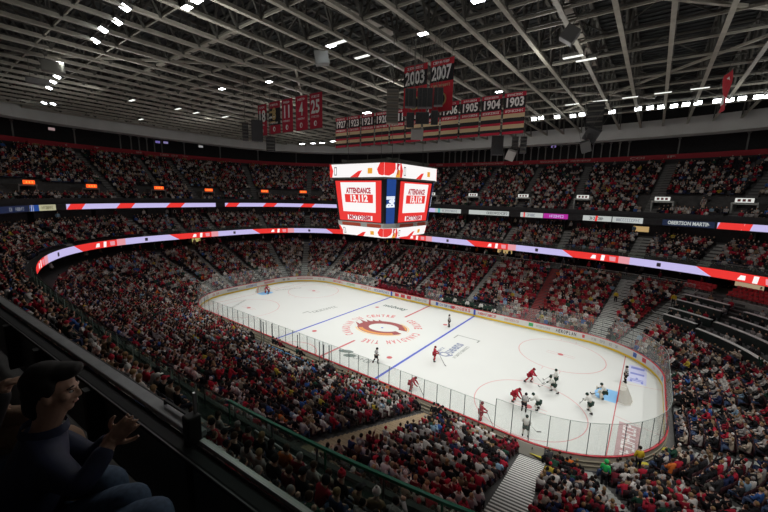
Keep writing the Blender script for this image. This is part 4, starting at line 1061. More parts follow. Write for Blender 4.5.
# ------------------------------------------------------------------ figures grown from a joint skeleton
def skin_mesh(name, J, chains, R, sub=1, root='pelvis'):
    names = []; 
    for ch in chains:
        for j in ch:
            if j not in names: names.append(j)
    me = bpy.data.meshes.new(name); idx = {n: i for i, n in enumerate(names)}
    ed = {tuple(sorted((idx[a], idx[b]))) for ch in chains for a, b in zip(ch, ch[1:])}
    me.from_pydata([J[n] for n in names], list(ed), []); o = bpy.data.objects.new(name, me); COL.objects.link(o)
    o.modifiers.new('Skin', 'SKIN'); sv = me.skin_vertices[0].data
    for n, i in idx.items():
        r = R[n]; sv[i].radius = r if isinstance(r, tuple) else (r, r); sv[i].use_root = (n == (root if root in idx else names[0]))
    if sub: s = o.modifiers.new('Sub', 'SUBSURF'); s.levels = sub; s.render_levels = sub
    dg = bpy.context.evaluated_depsgraph_get(); dg.update()
    out = bpy.data.meshes.new_from_object(o.evaluated_get(dg)); out.name = name
    out.polygons.foreach_set('use_smooth', [True]*len(out.polygons)); out.update()
    bpy.data.objects.remove(o); bpy.data.meshes.remove(me)
    return out
CH_T = ['pelvis', 'belly', 'chest', 'neck']
def chains_body(): 
    return [['pelvis','belly','chest','neck','jaw','crown'], ['chest','shR','elR','haR','fiR'], ['chest','shL','elL','haL','fiL'], ['pelvis','hipR','knR','anR','toR'], ['pelvis','hipL','knL','anL','toL']]
def chains_top(): return [['pelvis2','belly','chest','neck0'], ['chest','shR','elR','cuR'], ['chest','shL','elL','cuL']]
def chains_leg(): return [['pelvis','hipR','knR','anR'], ['pelvis','hipL','knL','anL']]
RB_ = dict(pelvis=(.13,.11), belly=(.125,.10), chest=(.145,.10), neck=.055, jaw=(.075,.085), crown=(.078,.092), shR=.062, shL=.062, elR=.045, elL=.045, haR=.035, haL=.035, fiR=.028, fiL=.028,
           hipR=.085, hipL=.085, knR=.06, knL=.06, anR=.042, anL=.042, toR=.04, toL=.04)
def fill(J):
    J = {k: Vector(v) for k, v in J.items()}
    J['pelvis2'] = J['pelvis'] + (J['belly']-J['pelvis'])*.15; J['neck0'] = J['chest'].lerp(J['neck'], .75)
    for s in 'RL':
        J['cu'+s] = J['el'+s].lerp(J['ha'+s], .85)
        if 'fi'+s not in J: J['fi'+s] = J['ha'+s] + (J['ha'+s]-J['el'+s]).normalized()*.10
    return J
def pose(pel, chest, head, arms, legs, look=(0,1,0)):
    """arms: (shoulder half width, elbow, hand) per side; legs: (hip, knee, ankle) per side"""
    pel, chest, head = Vector(pel), Vector(chest), Vector(head); J = {}
    J['pelvis'] = pel; J['belly'] = pel.lerp(chest, .5); J['chest'] = chest; ax = (chest-pel).normalized()
    J['neck'] = chest + (head-chest)*.55; lk = Vector(look)
    J['jaw'] = head + lk*.015 - Vector((0,0,.06)); J['crown'] = head + Vector((0,0,.06))
    J['hipR'], J['knR'], J['anR'] = [Vector(v) for v in legs[0]]; J['hipL'], J['knL'], J['anL'] = [Vector(v) for v in legs[1]]
    for s in 'RL': J['to'+s] = J['an'+s] + Vector((0, .15, -.05))
    for s, sg, (el, ha) in (('R', 1, arms[0]), ('L', -1, arms[1])):
        J['sh'+s] = chest + Vector((sg*.17, 0, .06)); J['el'+s] = Vector(el); J['ha'+s] = Vector(ha)
    return fill(J), head
SEAT_LEGS = (((.09,.08,.5),(.13,.46,.52),(.13,.48,.09)), ((-.09,.08,.5),(-.13,.46,.52),(-.13,.48,.09)))
STAND_LEGS = (((.09,0,.9),(.11,.03,.5),(.12,-.01,.08)), ((-.09,0,.9),(-.11,.03,.5),(-.12,-.01,.08)))
SPOSES = {
 'sitting': pose((0,0,.54), (0,.0,.98), (0,.05,1.27), (((.25,.08,.76),(.12,.33,.64)), ((-.25,.08,.76),(-.12,.33,.64))), SEAT_LEGS),
 'clapping': pose((0,0,.54), (0,.03,.98), (0,.08,1.27), (((.26,.16,.80),(.035,.40,.98)), ((-.26,.16,.80),(-.035,.40,.98))), SEAT_LEGS),
 'leaning forward': pose((0,0,.54), (0,.17,.95), (0,.31,1.2), (((.25,.28,.72),(.08,.52,.62)), ((-.25,.28,.72),(-.08,.52,.62))), SEAT_LEGS),
 'with arms raised': pose((0,0,.54), (0,.02,.99), (0,.05,1.28), (((.32,.12,1.16),(.26,.2,1.45)), ((-.32,.12,1.16),(-.26,.2,1.45))), SEAT_LEGS),
 'turned aside': pose((0,0,.54), (.05,.0,.97), (.10,.04,1.25), (((.30,.06,.74),(.26,.32,.66)), ((-.20,.12,.74),(.05,.34,.66))), SEAT_LEGS, (.6,.8,0)),
 'standing': pose((0,0,.95), (0,.0,1.38), (0,.04,1.68), (((.25,.0,1.14),(.22,.16,.92)), ((-.25,.0,1.14),(-.22,.16,.92))), STAND_LEGS),
}
def hair_mesh(head, kind):
    b = MB(); h = Vector(head)
    if kind == 'hair': b.sphere(h+Vector((0,-.018,.035)), (.098,.112,.115), 10, 7)
    elif kind == 'long hair': b.sphere(h+Vector((0,-.02,.035)), (.102,.115,.116), 10, 7); b.sphere(h+Vector((0,-.07,-.10)), (.10,.06,.15), 9, 6)
    elif kind == 'toque': b.sphere(h+Vector((0,-.012,.06)), (.104,.116,.125), 10, 7); b.sphere(h+Vector((0,-.02,.195)), .04, 7, 5); b.tube([h+Vector((0,-.01,.03)), h+Vector((0,-.01,.075))], .117, 10)
    elif kind == 'cap': b.sphere(h+Vector((0,-.01,.05)), (.102,.114,.10), 10, 7); b.box(h+Vector((0,.14,.05)), (.15,.12,.015))
    elif kind == 'hood': b.sphere(h+Vector((0,-.045,.02)), (.125,.12,.15), 10, 7)
    return b.mesh('headwear')
PROTO = {}
def proto(ps):
    if ps in PROTO: return PROTO[ps]
    J, head = SPOSES[ps]
    body = skin_mesh('body', J, chains_body(), RB_)
    Rt = dict(RB_); Rt.update(pelvis2=(.165,.145), belly=(.165,.14), chest=(.175,.125), neck0=.07, shR=.085, shL=.085, elR=.066, elL=.066, cuR=.055, cuL=.055)
    jacket = skin_mesh('jacket', J, chains_top(), Rt, root='pelvis2')
    Rl = dict(RB_); Rl.update(pelvis=(.155,.135), hipR=.10, hipL=.10, knR=.078, knL=.078, anR=.06, anL=.06)
    trousers = skin_mesh('trousers', J, chains_leg(), Rl)
    sh = MB()
    for s in 'RL': sh.sphere(J['an'+s]+Vector((0,.06,-.035)), (.05,.13,.05), 8, 5)
    # a nose and brow so the head has a face
    bm = bmesh.new(); bm.from_mesh(body)
    r = bmesh.ops.create_uvsphere(bm, u_segments=6, v_segments=4, radius=.018, matrix=Matrix.Translation(head+Vector((0,.10,-.01)))); bm.to_mesh(body); bm.free()
    PROTO[ps] = dict(body=body, jacket=jacket, trousers=trousers, shoes=sh.mesh('shoes'), head=head)
    PROTO[ps]['hair'] = {k: hair_mesh(head, k) for k in ('hair','long hair','toque','cap','hood')}
    return PROTO[ps]
CLOTH = {}
def cloth(c):
    k = tuple(round(v, 3) for v in c)
    if k not in CLOTH: CLOTH[k] = mat('cloth_%02x%02x%02x' % tuple(int(255*v) for v in k), k, .85, noise=.12, nscale=14, spec=.2)
    return CLOTH[k]
def put(name, me, m, parent):
    if len(me.materials) == 0: me.materials.append(None)
    o = bpy.data.objects.new(name, me); COL.objects.link(o); o.parent = parent
    o.material_slots[0].link = 'OBJECT'; o.material_slots[0].material = m
    return o
def person(ps, loc, rz, skin, top, legs, hd, hc, label, group=None, scale=1., garment='jacket', shoes=(.02,.02,.02)):
    P = proto(ps); me = P['body']
    if len(me.materials) == 0: me.materials.append(None)
    r = bpy.data.objects.new('person', me); COL.objects.link(r); r.location = loc; r.rotation_euler = (0,0,rz); r.scale = (scale,)*3
    r.material_slots[0].link = 'OBJECT'; r.material_slots[0].material = skin
    put(garment, P['jacket'], top, r); put('trousers', P['trousers'], legs, r); put('shoes', P['shoes'], cloth(shoes), r)
    put({'hair':'hair','long hair':'hair','toque':'toque','cap':'cap','hood':'hood'}[hd], P['hair'][hd], hc, r)
    return tag(r, label, 'person', group)

# ------------------------------------------------------------------ who sits where
TOPS = [('bright red','jersey',(.44,.022,.045),10),('crimson','sweater',(.29,.016,.034),7),('maroon','jersey',(.13,.014,.024),7),('black','coat',(.013,.013,.015),27),('charcoal','coat',(.045,.045,.05),9),('white','jersey',(.60,.57,.54),15),('pale grey','hoodie',(.34,.32,.31),13),
 ('navy','coat',(.02,.03,.085),5),('blue','jacket',(.05,.13,.38),2.5),('dark green','coat',(.02,.07,.045),3),('tan','coat',(.28,.19,.11),3),('yellow','jacket',(.55,.42,.06),.7),('orange','jacket',(.60,.15,.03),.6),('beige','sweater',(.45,.38,.30),6),('light blue','jacket',(.25,.38,.5),2)]
HEADS = [('black hair','hair',(.012,.01,.009),22),('brown hair','hair',(.06,.032,.018),22),('fair hair','hair',(.30,.20,.10),8),('long dark hair','long hair',(.02,.014,.01),10),('long fair hair','long hair',(.27,.17,.08),6),('grey hair','hair',(.30,.29,.28),7),
 ('a red toque','toque',(.42,.02,.04),5),('a white toque','toque',(.6,.6,.57),4),('a black cap','cap',(.012,.012,.013),7),('a red cap','cap',(.40,.02,.04),4),('a white cap','cap',(.6,.6,.58),2),('a black hood','hood',(.015,.015,.017),2)]
SKINS = [(.50,.30,.21),(.56,.36,.27),(.42,.24,.16),(.24,.12,.07),(.10,.05,.03),(.60,.40,.31)]; SKW = [30,30,18,10,6,10]
LEGS = [(.012,.012,.015),(.03,.04,.09),(.06,.09,.17),(.10,.09,.08),(.02,.02,.03)]
def pick(L, r): 
    w = np.array([x[-1] for x in L], float); return L[r.choice(len(L), p=w/w.sum())]
def th_of(u, k):   # degrees round corner k measured along u
    return (u-CUM[k])/ARC*90
seats = []          # level,row,u,pos,rz,occupied,nearest aisle index, seat count
for lev, n, occ in ((1, N1, .95), (2, N2, .95), (3, N3, .80)):
    for k in range(n):
        uu = np.linspace(0, PER, 1401); Pm = np.array([list(pt(u, prof(lev, k, u)[0])) for u in uu])[:, :2]
        al = np.concatenate([[0], np.cumsum(np.linalg.norm(np.diff(Pm, axis=0), axis=1))]); nse = int(al[-1]/.53)
        au = np.interp(AU, uu, al)
        cu = np.interp(np.arange(nse)*.53, al, uu)
        for i, u in enumerate(cu):
            o, z = prof(lev, k, u); o2, _ = prof(lev, k+1, u); p = pt(u, o+(o2-o)*.62, z)
            seats.append([lev, k, float(u), p, i*.53, au, occ])
SP = np.array([[*s[3]] for s in seats]); PJ = project(SP + np.array([0, 0, .9]))
inview = (PJ[:, 2] > 3) & (PJ[:, 0] > -70) & (PJ[:, 0] < 838) & (PJ[:, 1] > -60) & (PJ[:, 1] < 590)
loge_a, loge_b = k3(74), k3(30)
rr = np.random.default_rng(11)
people = []; empties = []
for i in np.nonzero(inview)[0]:
    lev, k, u, p, arc, au, occ = seats[i]
    da = np.abs(arc-au); j = int(da.argmin())
    if da[j] < AW[j]/2+.13: continue
    if lev == 1 and loge_a < u < loge_b and prof(1, k, u)[0] > 6.2: continue
    dist = PJ[i, 2]
    if lev == 3 and (p-CAMP).length < 9: continue
    if lev == 3 and any(abs(u-pu_) < 1.1*(1 if True else 0) and -.5 < k-pk < 4.2 for pu_, pk in PORTALS): continue
    if lev == 1 and k < 3 and 12 < p.y < 18 and 1.2 < abs(p.x) < 11.6: continue
    if lev == 1 and k < 4 and p.y < -13 and p.y > PBY-.9 and -8.8 < p.x < 3.2: continue
    oc = occ
    if lev == 1 and CUM[4] < u < CUM[4]+HX*1.2 and k > 3: oc = .70       # red seats show between the far crowd
    if lev == 3: oc = .88 - (.055 if CUM[3] < u < CUM[5] else .025)*max(0, k-9)
    if lev == 1 and k > N1-1.5: oc *= .6
    rec = (i, lev, k, u, p, dist, j, int(da[j]/.53)+1 - int(AW[j]/2/.53), 1 if arc > au[j] else -1)
    (people if rr.random() < oc else empties).append(rec)
def vis_key(rec):
    x, y, d = PJ[rec[0]]
    hid = (y-300 > .69*x - 6) or not (2 < x < 766 and 2 < y < 508)
    return d + (1000 if hid else 0)
order = sorted(people, key=vis_key); NEAR = 235
def ordw(n): return NUMW[n-1] if 1 <= n <= len(NUMW) else f'{n}th'
SHORT = ['tan stairs','centre stairs','penalty stairs','left penalty stairs','pale stairs','curved stairs','yellow-edged stairs','goal stairs','end stairs','loge stairs','loge stairs','wide far stairs','red stairs','far centre stairs','far bench stairs','far left stairs']+['left corner stairs']*20
def where(lev, k, j, n, sgn, u):
    side = ('right' if sgn > 0 else 'left') if (u < CUM[2]+1 or u > CUM[7]) else ('beyond' if sgn > 0 else 'before')
    lv = {1: '', 2: 'middle level ', 3: 'upper '}[lev]
    sd = f'{side} of the' if side in ('right', 'left') else f'{side} the'
    return f'{lv}{ordw(k+1)} row up, {ordw(max(1, n))} seat {sd} {SHORT[j]}'
SKM = [mat('skin_%d' % i, c, .6, noise=.06, nscale=9) for i, c in enumerate(SKINS)]
used = set(); rp = np.random.default_rng(5)
SEATED = [('sitting',45),('clapping',14),('leaning forward',16),('with arms raised',4),('turned aside',21)]
NEARPOS = []
for rec in order[:NEAR]:
    i, lev, k, u, p, dist, j, n, sgn = rec
    (x, y), d = base_dir(u); rz = math.atan2(-d[1], -d[0])-PI/2 + rp.normal(0, .18)
    t = pick(TOPS, rp); h = pick(HEADS, rp); ps = pick(SEATED, rp)[0]
    w = where(lev, k, j, n, sgn, u)
    lab = f'{t[0]} {t[1]} spectator with {h[0]}, {w}'
    if len(lab.split()) > 16: lab = f'{t[0]} {t[1]} spectator, {w}'
    if lab in used: lab = lab.replace('spectator', 'fan')
    used.add(lab)
    si = rp.choice(6, p=np.array(SKW)/sum(SKW)); sc_ = rp.uniform(.92, 1.04)
    person(ps, p - Vector((d[0], d[1], 0))*.02, rz, SKM[si], cloth(t[2]), cloth(LEGS[rp.integers(5)]), h[1], cloth(h[2]), lab, 'spectators in the nearest rows', sc_, t[1])

def seat_parts():
    a = MB(); a.box((0,.0,.43), (.46,.40,.06)); a.box((0,.05,.40), (.40,.30,.04))
    c = MB(); c.box((0,-.22,.68), (.46,.05,.46)); c.box((0,-.19,.68), (.38,.03,.36))
    l = MB()
    for s in (-1, 1): l.box((0,-.12,.39), (.44,.06,.03)) if s > 0 else None; l.box((s*.2,-.12,.22), (.04,.10,.44)); l.box((s*.235,.0,.58), (.03,.34,.04))
    return a.mesh('seat_pan'), c.mesh('backrest'), l.mesh('standard')
SPM = seat_parts()
# ------------------------------------------------------------------ loge boxes in the far right corner
M_CTR = mat('loge_counter', (.72,.73,.70), .5); M_LW = mat('loge_wall', (.02,.035,.032), .6)
def loge(row_o, z, ta, tb, label, wallh=.9, front=None):
    r = empty('loge_counter', pt(k3(ta), row_o, z)); o0 = Vector(r.location); us = np.linspace(k3(ta), k3(tb), 14)
    b = MB(); b.hull_strip([[pt(u, row_o-.25, z+wallh)-o0, pt(u, row_o+.18, z+wallh)-o0, pt(u, row_o+.18, z+wallh+.06)-o0, pt(u, row_o-.25, z+wallh+.06)-o0] for u in us], closed=True); b.build('counter_top', M_CTR, r)
    zb = -.4 if front is None else front
    b = MB(); b.hull_strip([[pt(u, row_o-.12, z+zb)-o0, pt(u, row_o, z+zb)-o0, pt(u, row_o, z+wallh)-o0, pt(u, row_o-.12, z+wallh)-o0] for u in us], closed=True); b.build('front_wall', M_LW, r)
    tag(r, label, 'counter')
    w = (Vector(pt(us[0], row_o+.75))-Vector(pt(us[-1], row_o+.75))).length; n = int(w/.72)
    ch = []
    for i in range(n):
        u = us[0]+(us[-1]-us[0])*(i+.5)/n; p = pt(u, row_o+.75, z+.1); (x, y), d = base_dir(u); ch.append((p, math.atan2(-d[1], -d[0])-PI/2, u))
    return ch
LOGE = []; LOGEP = []
def zloge(ro, ta, tb):
    u = k3((ta+tb)/2); k = (ro-.65)/(fL(u)-1.85)*N1; return .32+5.7*math.floor(k)/N1+.05
for nm, ro, ta, tb in (('highest', 13.1, 30, 42), ('second', 11.5, 30, 43), ('third', 9.8, 30, 44), ('lowest', 8.2, 31, 43)):
    LOGE.append((f'{nm} left loge row', loge(ro, zloge(ro, ta, tb), ta, tb, f'pale drink counter on a dark wall, {nm} of the left loge block')))
for nm, ro, ta, tb in (('highest', 13.1, 46, 74), ('second', 11.3, 46, 74), ('third', 9.5, 46, 74), ('lowest', 7.6, 45, 75)):
    LOGE.append((f'{nm} right loge row', loge(ro, zloge(ro, ta, tb), ta, tb, f'pale drink counter on a dark wall, {nm} of the right loge block', front=-.9 if nm == 'lowest' else None)))
M_CHG = mat('chair_grey', (.24,.24,.245), .6)
for nm, ch in LOGE:
    for i, (p, rz, u) in enumerate(ch):
        r = empty('loge_chair', p, rz)
        for pn, me, mm in zip(('seat_pan','backrest','standard'), SPM, (M_CHG, M_CHG, M_STEELD)): put(pn, me, mm, r)
        tag(r, f'grey chair behind the counter of the {nm}, {ordw(i+1)} from far end', 'chair', 'loge chairs')
        if rp.random() < .62:
            LOGEP.append((p, rz))
# ---- the rest of the crowd: one uncountable mass
def low_person(ps, far):
    J, head = SPOSES[ps]; V = []; F = []; Zn = []
    def addmb(b, zone):
        o = len(V); V.extend(b.v); F.extend([tuple(i+o for i in f) for f in b.f]); Zn.extend([zone]*len(b.v))
    b = MB(); pe, ch = J['pelvis'], J['chest']; ns = 6
    def ringp(c, a, bb): return [c+Vector((a*math.cos(2*PI*i/ns), bb*math.sin(2*PI*i/ns), 0)) for i in range(ns)]
    rg = [ringp(pe-Vector((0,0,.06)), .19, .15), ringp(J['belly'], .18, .15), ringp(ch+Vector((0,0,.02)), .21, .13), ringp(ch+Vector((0,0,.11)), .09, .08)]
    if far: rg = [rg[0], rg[2], rg[3]]
    b.hull_strip(rg, closed=True); b.add(rg[-1], [tuple(range(ns))])
    for s in 'RL':
        b.bar(J['sh'+s], J['el'+s], .12); b.bar(J['el'+s], J['ha'+s], .10)
    addmb(b, 1)
    b = MB(); b.sphere(head, (.085,.10,.125), 6, 4 if far else 5)
    for s in 'RL': b.box(J['fi'+s], (.07,.07,.07))
    addmb(b, 0)
    b = MB(); b.sphere(head+Vector((0,-.03,.045)), (.098,.102,.108), 6, 4); addmb(b, 3)
    b = MB()
    for s in 'RL':
        b.bar(J['hip'+s], J['kn'+s], .16)
        if not far: b.bar(J['kn'+s], J['an'+s], .12)
    addmb(b, 2)
    return np.array(V, 'f'), F, np.array(Zn)
def mass(name, groups, m):
    """groups: (V, F, per-instance 4x2x... placement, colours) stacked into one mesh"""
    CO = []; LV = []; LS = []; CL = []; vo = 0; lo = 0
    for V, F, Zn, T, RZ, SCL, COLS in groups:
        n = len(T); nv = len(V)
        if n == 0: continue
        c, s = np.cos(RZ), np.sin(RZ); X = V[None]*SCL[:, None, None]
        co = np.stack([X[..., 0]*c[:, None]-X[..., 1]*s[:, None], X[..., 0]*s[:, None]+X[..., 1]*c[:, None], np.broadcast_to(X[..., 2], X.shape[:2])], -1) + T[:, None]
        CO.append(co.reshape(-1, 3)); CL.append(COLS[:, Zn].reshape(-1, 3))
        fl = np.concatenate([np.array(f) for f in F]); ln = np.array([len(f) for f in F]); st = np.concatenate([[0], np.cumsum(ln)[:-1]])
        LV.append((fl[None]+(np.arange(n)*nv)[:, None]+vo).ravel()); LS.append((st[None]+(np.arange(n)*len(fl))[:, None]+lo).ravel())
        vo += n*nv; lo += n*len(fl)
    CO = np.concatenate(CO).astype('f'); LV = np.concatenate(LV).astype('i'); LS = np.concatenate(LS).astype('i'); CL = np.concatenate(CL).astype('f')
    me = bpy.data.meshes.new(name); me.vertices.add(len(CO)); me.vertices.foreach_set('co', CO.ravel())
    me.loops.add(len(LV)); me.loops.foreach_set('vertex_index', LV); me.polygons.add(len(LS)); me.polygons.foreach_set('loop_start', LS)
    me.update(calc_edges=True); me.validate()
    a = me.attributes.new('col', 'FLOAT_COLOR', 'POINT'); a.data.foreach_set('color', np.column_stack([CL, np.ones(len(CL), 'f')]).astype('f').ravel())
    me.materials.append(m); o = bpy.data.objects.new(name, me); COL.objects.link(o); return o
rest = order[NEAR:]
buck = {}
for rec in rest:
    i, lev, k, u, p, dist, j, n, sgn = rec
    ps = pick(SEATED, rp)[0]; buck.setdefault((ps, dist > 45), []).append(rec)
groups = []
tw = np.array([t[3] for t in TOPS], float); tw /= tw.sum(); hw = np.array([h[3] for h in HEADS], float); hw /= hw.sum()
for (ps, far), L in buck.items():
    V, F, Zn = low_person(ps, far); n = len(L)
    T = np.array([[*r[4]] for r in L]); RZ = []
    for r in L:
        (x, y), d = base_dir(r[3]); RZ.append(math.atan2(-d[1], -d[0])-PI/2+rp.normal(0, .2))
    C = np.zeros((n, 4, 3)); ti = rp.choice(len(TOPS), n, p=tw); hi = rp.choice(len(HEADS), n, p=hw)
    C[:, 1] = np.array([t[2] for t in TOPS])[ti]*rp.uniform(.75, 1.15, (n, 1)); C[:, 3] = np.array([h[2] for h in HEADS])[hi]
    C[:, 0] = np.array(SKINS)[rp.choice(6, n, p=np.array(SKW)/sum(SKW))]; C[:, 2] = np.array(LEGS)[rp.integers(0, 5, n)]
    groups.append((V, F, Zn, T, np.array(RZ), rp.uniform(.9, 1.05, n), C))
M_CROWD = attr_mat('crowd_clothes')
# people standing in the gallery and the concourse, too dim and small to count
V, F, Zn = low_person('standing', True); T = []; RZ = []
for q in range(900):
    u = rp.uniform(0, PER); lv = rp.random()
    if lv < .55: o = fR(u)+rp.uniform(.6, 3.5); z = 24.95
    elif lv < .8: o = fL(u)+rp.uniform(-.8, 4.3); z = 6.0
    else: o = fL(u)+rp.uniform(6.6, 7.3); z = 12.1
    p = pt(u, o, z); T.append([*p]); (x, y), d = base_dir(u); RZ.append(math.atan2(-d[1], -d[0])-PI/2+rp.normal(0, .6))
T = np.array(T); RZ = np.array(RZ); n = len(T); C = np.zeros((n, 4, 3)); C[:, 1] = np.array([t[2] for t in TOPS])[rp.choice(len(TOPS), n, p=tw)]; C[:, 0] = SKINS[0]; C[:, 2] = LEGS[0]; C[:, 3] = (.03,.02,.015)
q = project(T); keep = (q[:, 2] > 25) & (q[:, 0] > -60) & (q[:, 0] < 830)
groups.append((V, F, Zn, T[keep], RZ[keep], np.ones(keep.sum()), C[keep]))
n = len(LOGEP); C = np.zeros((n, 4, 3)); C[:, 1] = np.array([t[2] for t in TOPS])[rp.choice(len(TOPS), n, p=tw)]; C[:, 0] = SKINS[0]; C[:, 2] = LEGS[0]; C[:, 3] = (.03,.02,.015)
V, F, Zn = low_person('sitting', False); groups.append((V, F, Zn, np.array([[*a] for a, _ in LOGEP]), np.array([r for _, r in LOGEP]), np.ones(n), C))
cr = mass('crowd', groups, M_CROWD); tag(cr, 'dense crowd of spectators filling the stands all round the rink', 'crowd', kind='stuff')

# ---- seats: empty ones near enough to see are things, all the rest one mass
eo = sorted(empties, key=vis_key)
for rec in eo[:300]:
    i, lev, k, u, p, dist, j, n, sgn = rec; (x, y), d = base_dir(u)
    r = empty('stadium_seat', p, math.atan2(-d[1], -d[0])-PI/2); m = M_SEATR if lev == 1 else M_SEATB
    for nm, me, mm in zip(('seat_pan','backrest','standard'), SPM, (m, m, M_STEELD)): put(nm, me, mm, r)
    lab = f'empty {"red" if lev == 1 else "black"} seat, {where(lev, k, j, n, sgn, u)}'
    if lab in used: lab = lab.replace('empty', 'vacant')
    used.add(lab); tag(r, lab, 'seat', 'empty seats in the stands')
b = MB(); b.box((0,.0,.43), (.46,.40,.06)); b.box((0,-.22,.68), (.46,.06,.46)); Vs = np.array(b.v, 'f'); Zs = np.zeros(len(Vs), int)
L = people + eo[300:]
T = np.array([[*r[4]] for r in L]); RZ = np.array([math.atan2(-base_dir(r[3])[1][1], -base_dir(r[3])[1][0])-PI/2 for r in L])
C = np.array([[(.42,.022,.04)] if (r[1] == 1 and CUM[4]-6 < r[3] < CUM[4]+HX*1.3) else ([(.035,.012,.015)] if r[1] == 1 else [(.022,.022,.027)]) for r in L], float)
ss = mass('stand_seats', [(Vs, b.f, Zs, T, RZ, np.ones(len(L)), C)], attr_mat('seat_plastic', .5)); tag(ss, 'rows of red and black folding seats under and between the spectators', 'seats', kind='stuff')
print('PEOPLE', len(people), 'EMPTY', len(empties), 'CROWD FACES', len(cr.data.polygons))

# rounded glass rail beside the loge
us = np.linspace(k3(30), k3(31), 3); r = empty('loge_rail', pt(k3(30), 8.6, 2.3)); o0 = Vector(r.location)
path = [pt(k3(14+16*i/10), 17.2, 6.9) for i in range(11)] + [pt(k3(30.5), 16.9-8*i/10, 6.75-3.0*i/10) for i in range(11)] + [pt(k3(30-8*i/6), 8.8-.5*math.sin(i), 3.7) for i in range(1, 7)]
b = MB(); b.tube([p-o0 for p in path], .035, 6); b.build('top_rail', mat('rail_pale', (.45,.45,.43), .4), r)
b = MB()
for p in path[::2]: b.tube([p-o0, p-o0-Vector((0,0,.95))], .025, 5)
b.build('rail_post', M_STEELD, r); tag(r, 'curved pale handrail enclosing the far corner section beside the loge', 'railing')
# red seats above the loge
for bi, (ta, tb, rows) in enumerate(((26.5, 33.5, 2), (37, 47, 3))):
    for k in range(rows):
        ro = 15.9+.75*k; z = 6.0+.3*k; us = np.linspace(k3(ta), k3(tb), 100); n = 7 if bi == 0 else 9
        for i in range(n):
            u = k3(ta)+(k3(tb)-k3(ta))*(i+.5)/n; p = pt(u, ro, z); (x, y), d = base_dir(u); r = empty('stadium_seat', p, math.atan2(-d[1], -d[0])-PI/2)
            for nm, me, mm in zip(('seat_pan','backrest','standard'), SPM, (mat('seat_bright_red', (.50,.02,.03), .45),)*2+(M_STEELD,)): put(nm, me, mm, r)
            tag(r, f'bright red seat above the {"left" if bi == 0 else "right"} loge, {ordw(k+1)} row, {ordw(i+1)} from far end', 'seat', 'red seats above the loge')
    us = np.linspace(k3(ta), k3(tb), 12); b = MB()
    for k in range(rows): b.hull_strip([[pt(u, 15.5+.75*k, 5.0), pt(u, 16.25+.75*k, 5.0), pt(u, 16.25+.75*k, 6.0+.3*k), pt(u, 15.5+.75*k, 6.0+.3*k)] for u in us], closed=True)
    struct(b.build('loge_step_floor', M_CONC2), 'raised steps under the bright red seats above the loge', 'floor')
# lit openings of the concourse
for i, (px, py, w, c) in enumerate(((497,253,3.0,(.9,.62,.25)),(725,283,4.0,(.75,.55,.35)),(207,240,1.8,(.8,.7,.25)),(640,212,2.2,(.9,.6,.25)),(60,240,1.0,(.7,.5,.3)))):
    u = pl(px) if py > 225 else pu(px); z = 6.6 if py > 225 else 12.7; o = (fL(u)+4.9) if py > 225 else fL(u)+7.5; (x, y), d = base_dir(u)
    b = MB(); b.box((0,0,.5), (.1, w, .9)); b.box((0.03,0,.5), (.1, w+.15, 1.05), mi=1)
    o_ = b.build('lit_menu_board', [emit_mat('warm_panel_%d' % i, c, .5), M_BLACK], loc=pt(u, o, z), rz=math.atan2(d[1], d[0]))
    tag(o_, ['warm lit menu board in the concourse under the ribbon, right of the scoreboard', 'warm lit wall panel in the concourse above the loge', 'warm lit menu board in the concourse at the left', 'warm lit panel in a suite at the right', 'faint warm panel in the concourse at the far left'][i], 'panel')
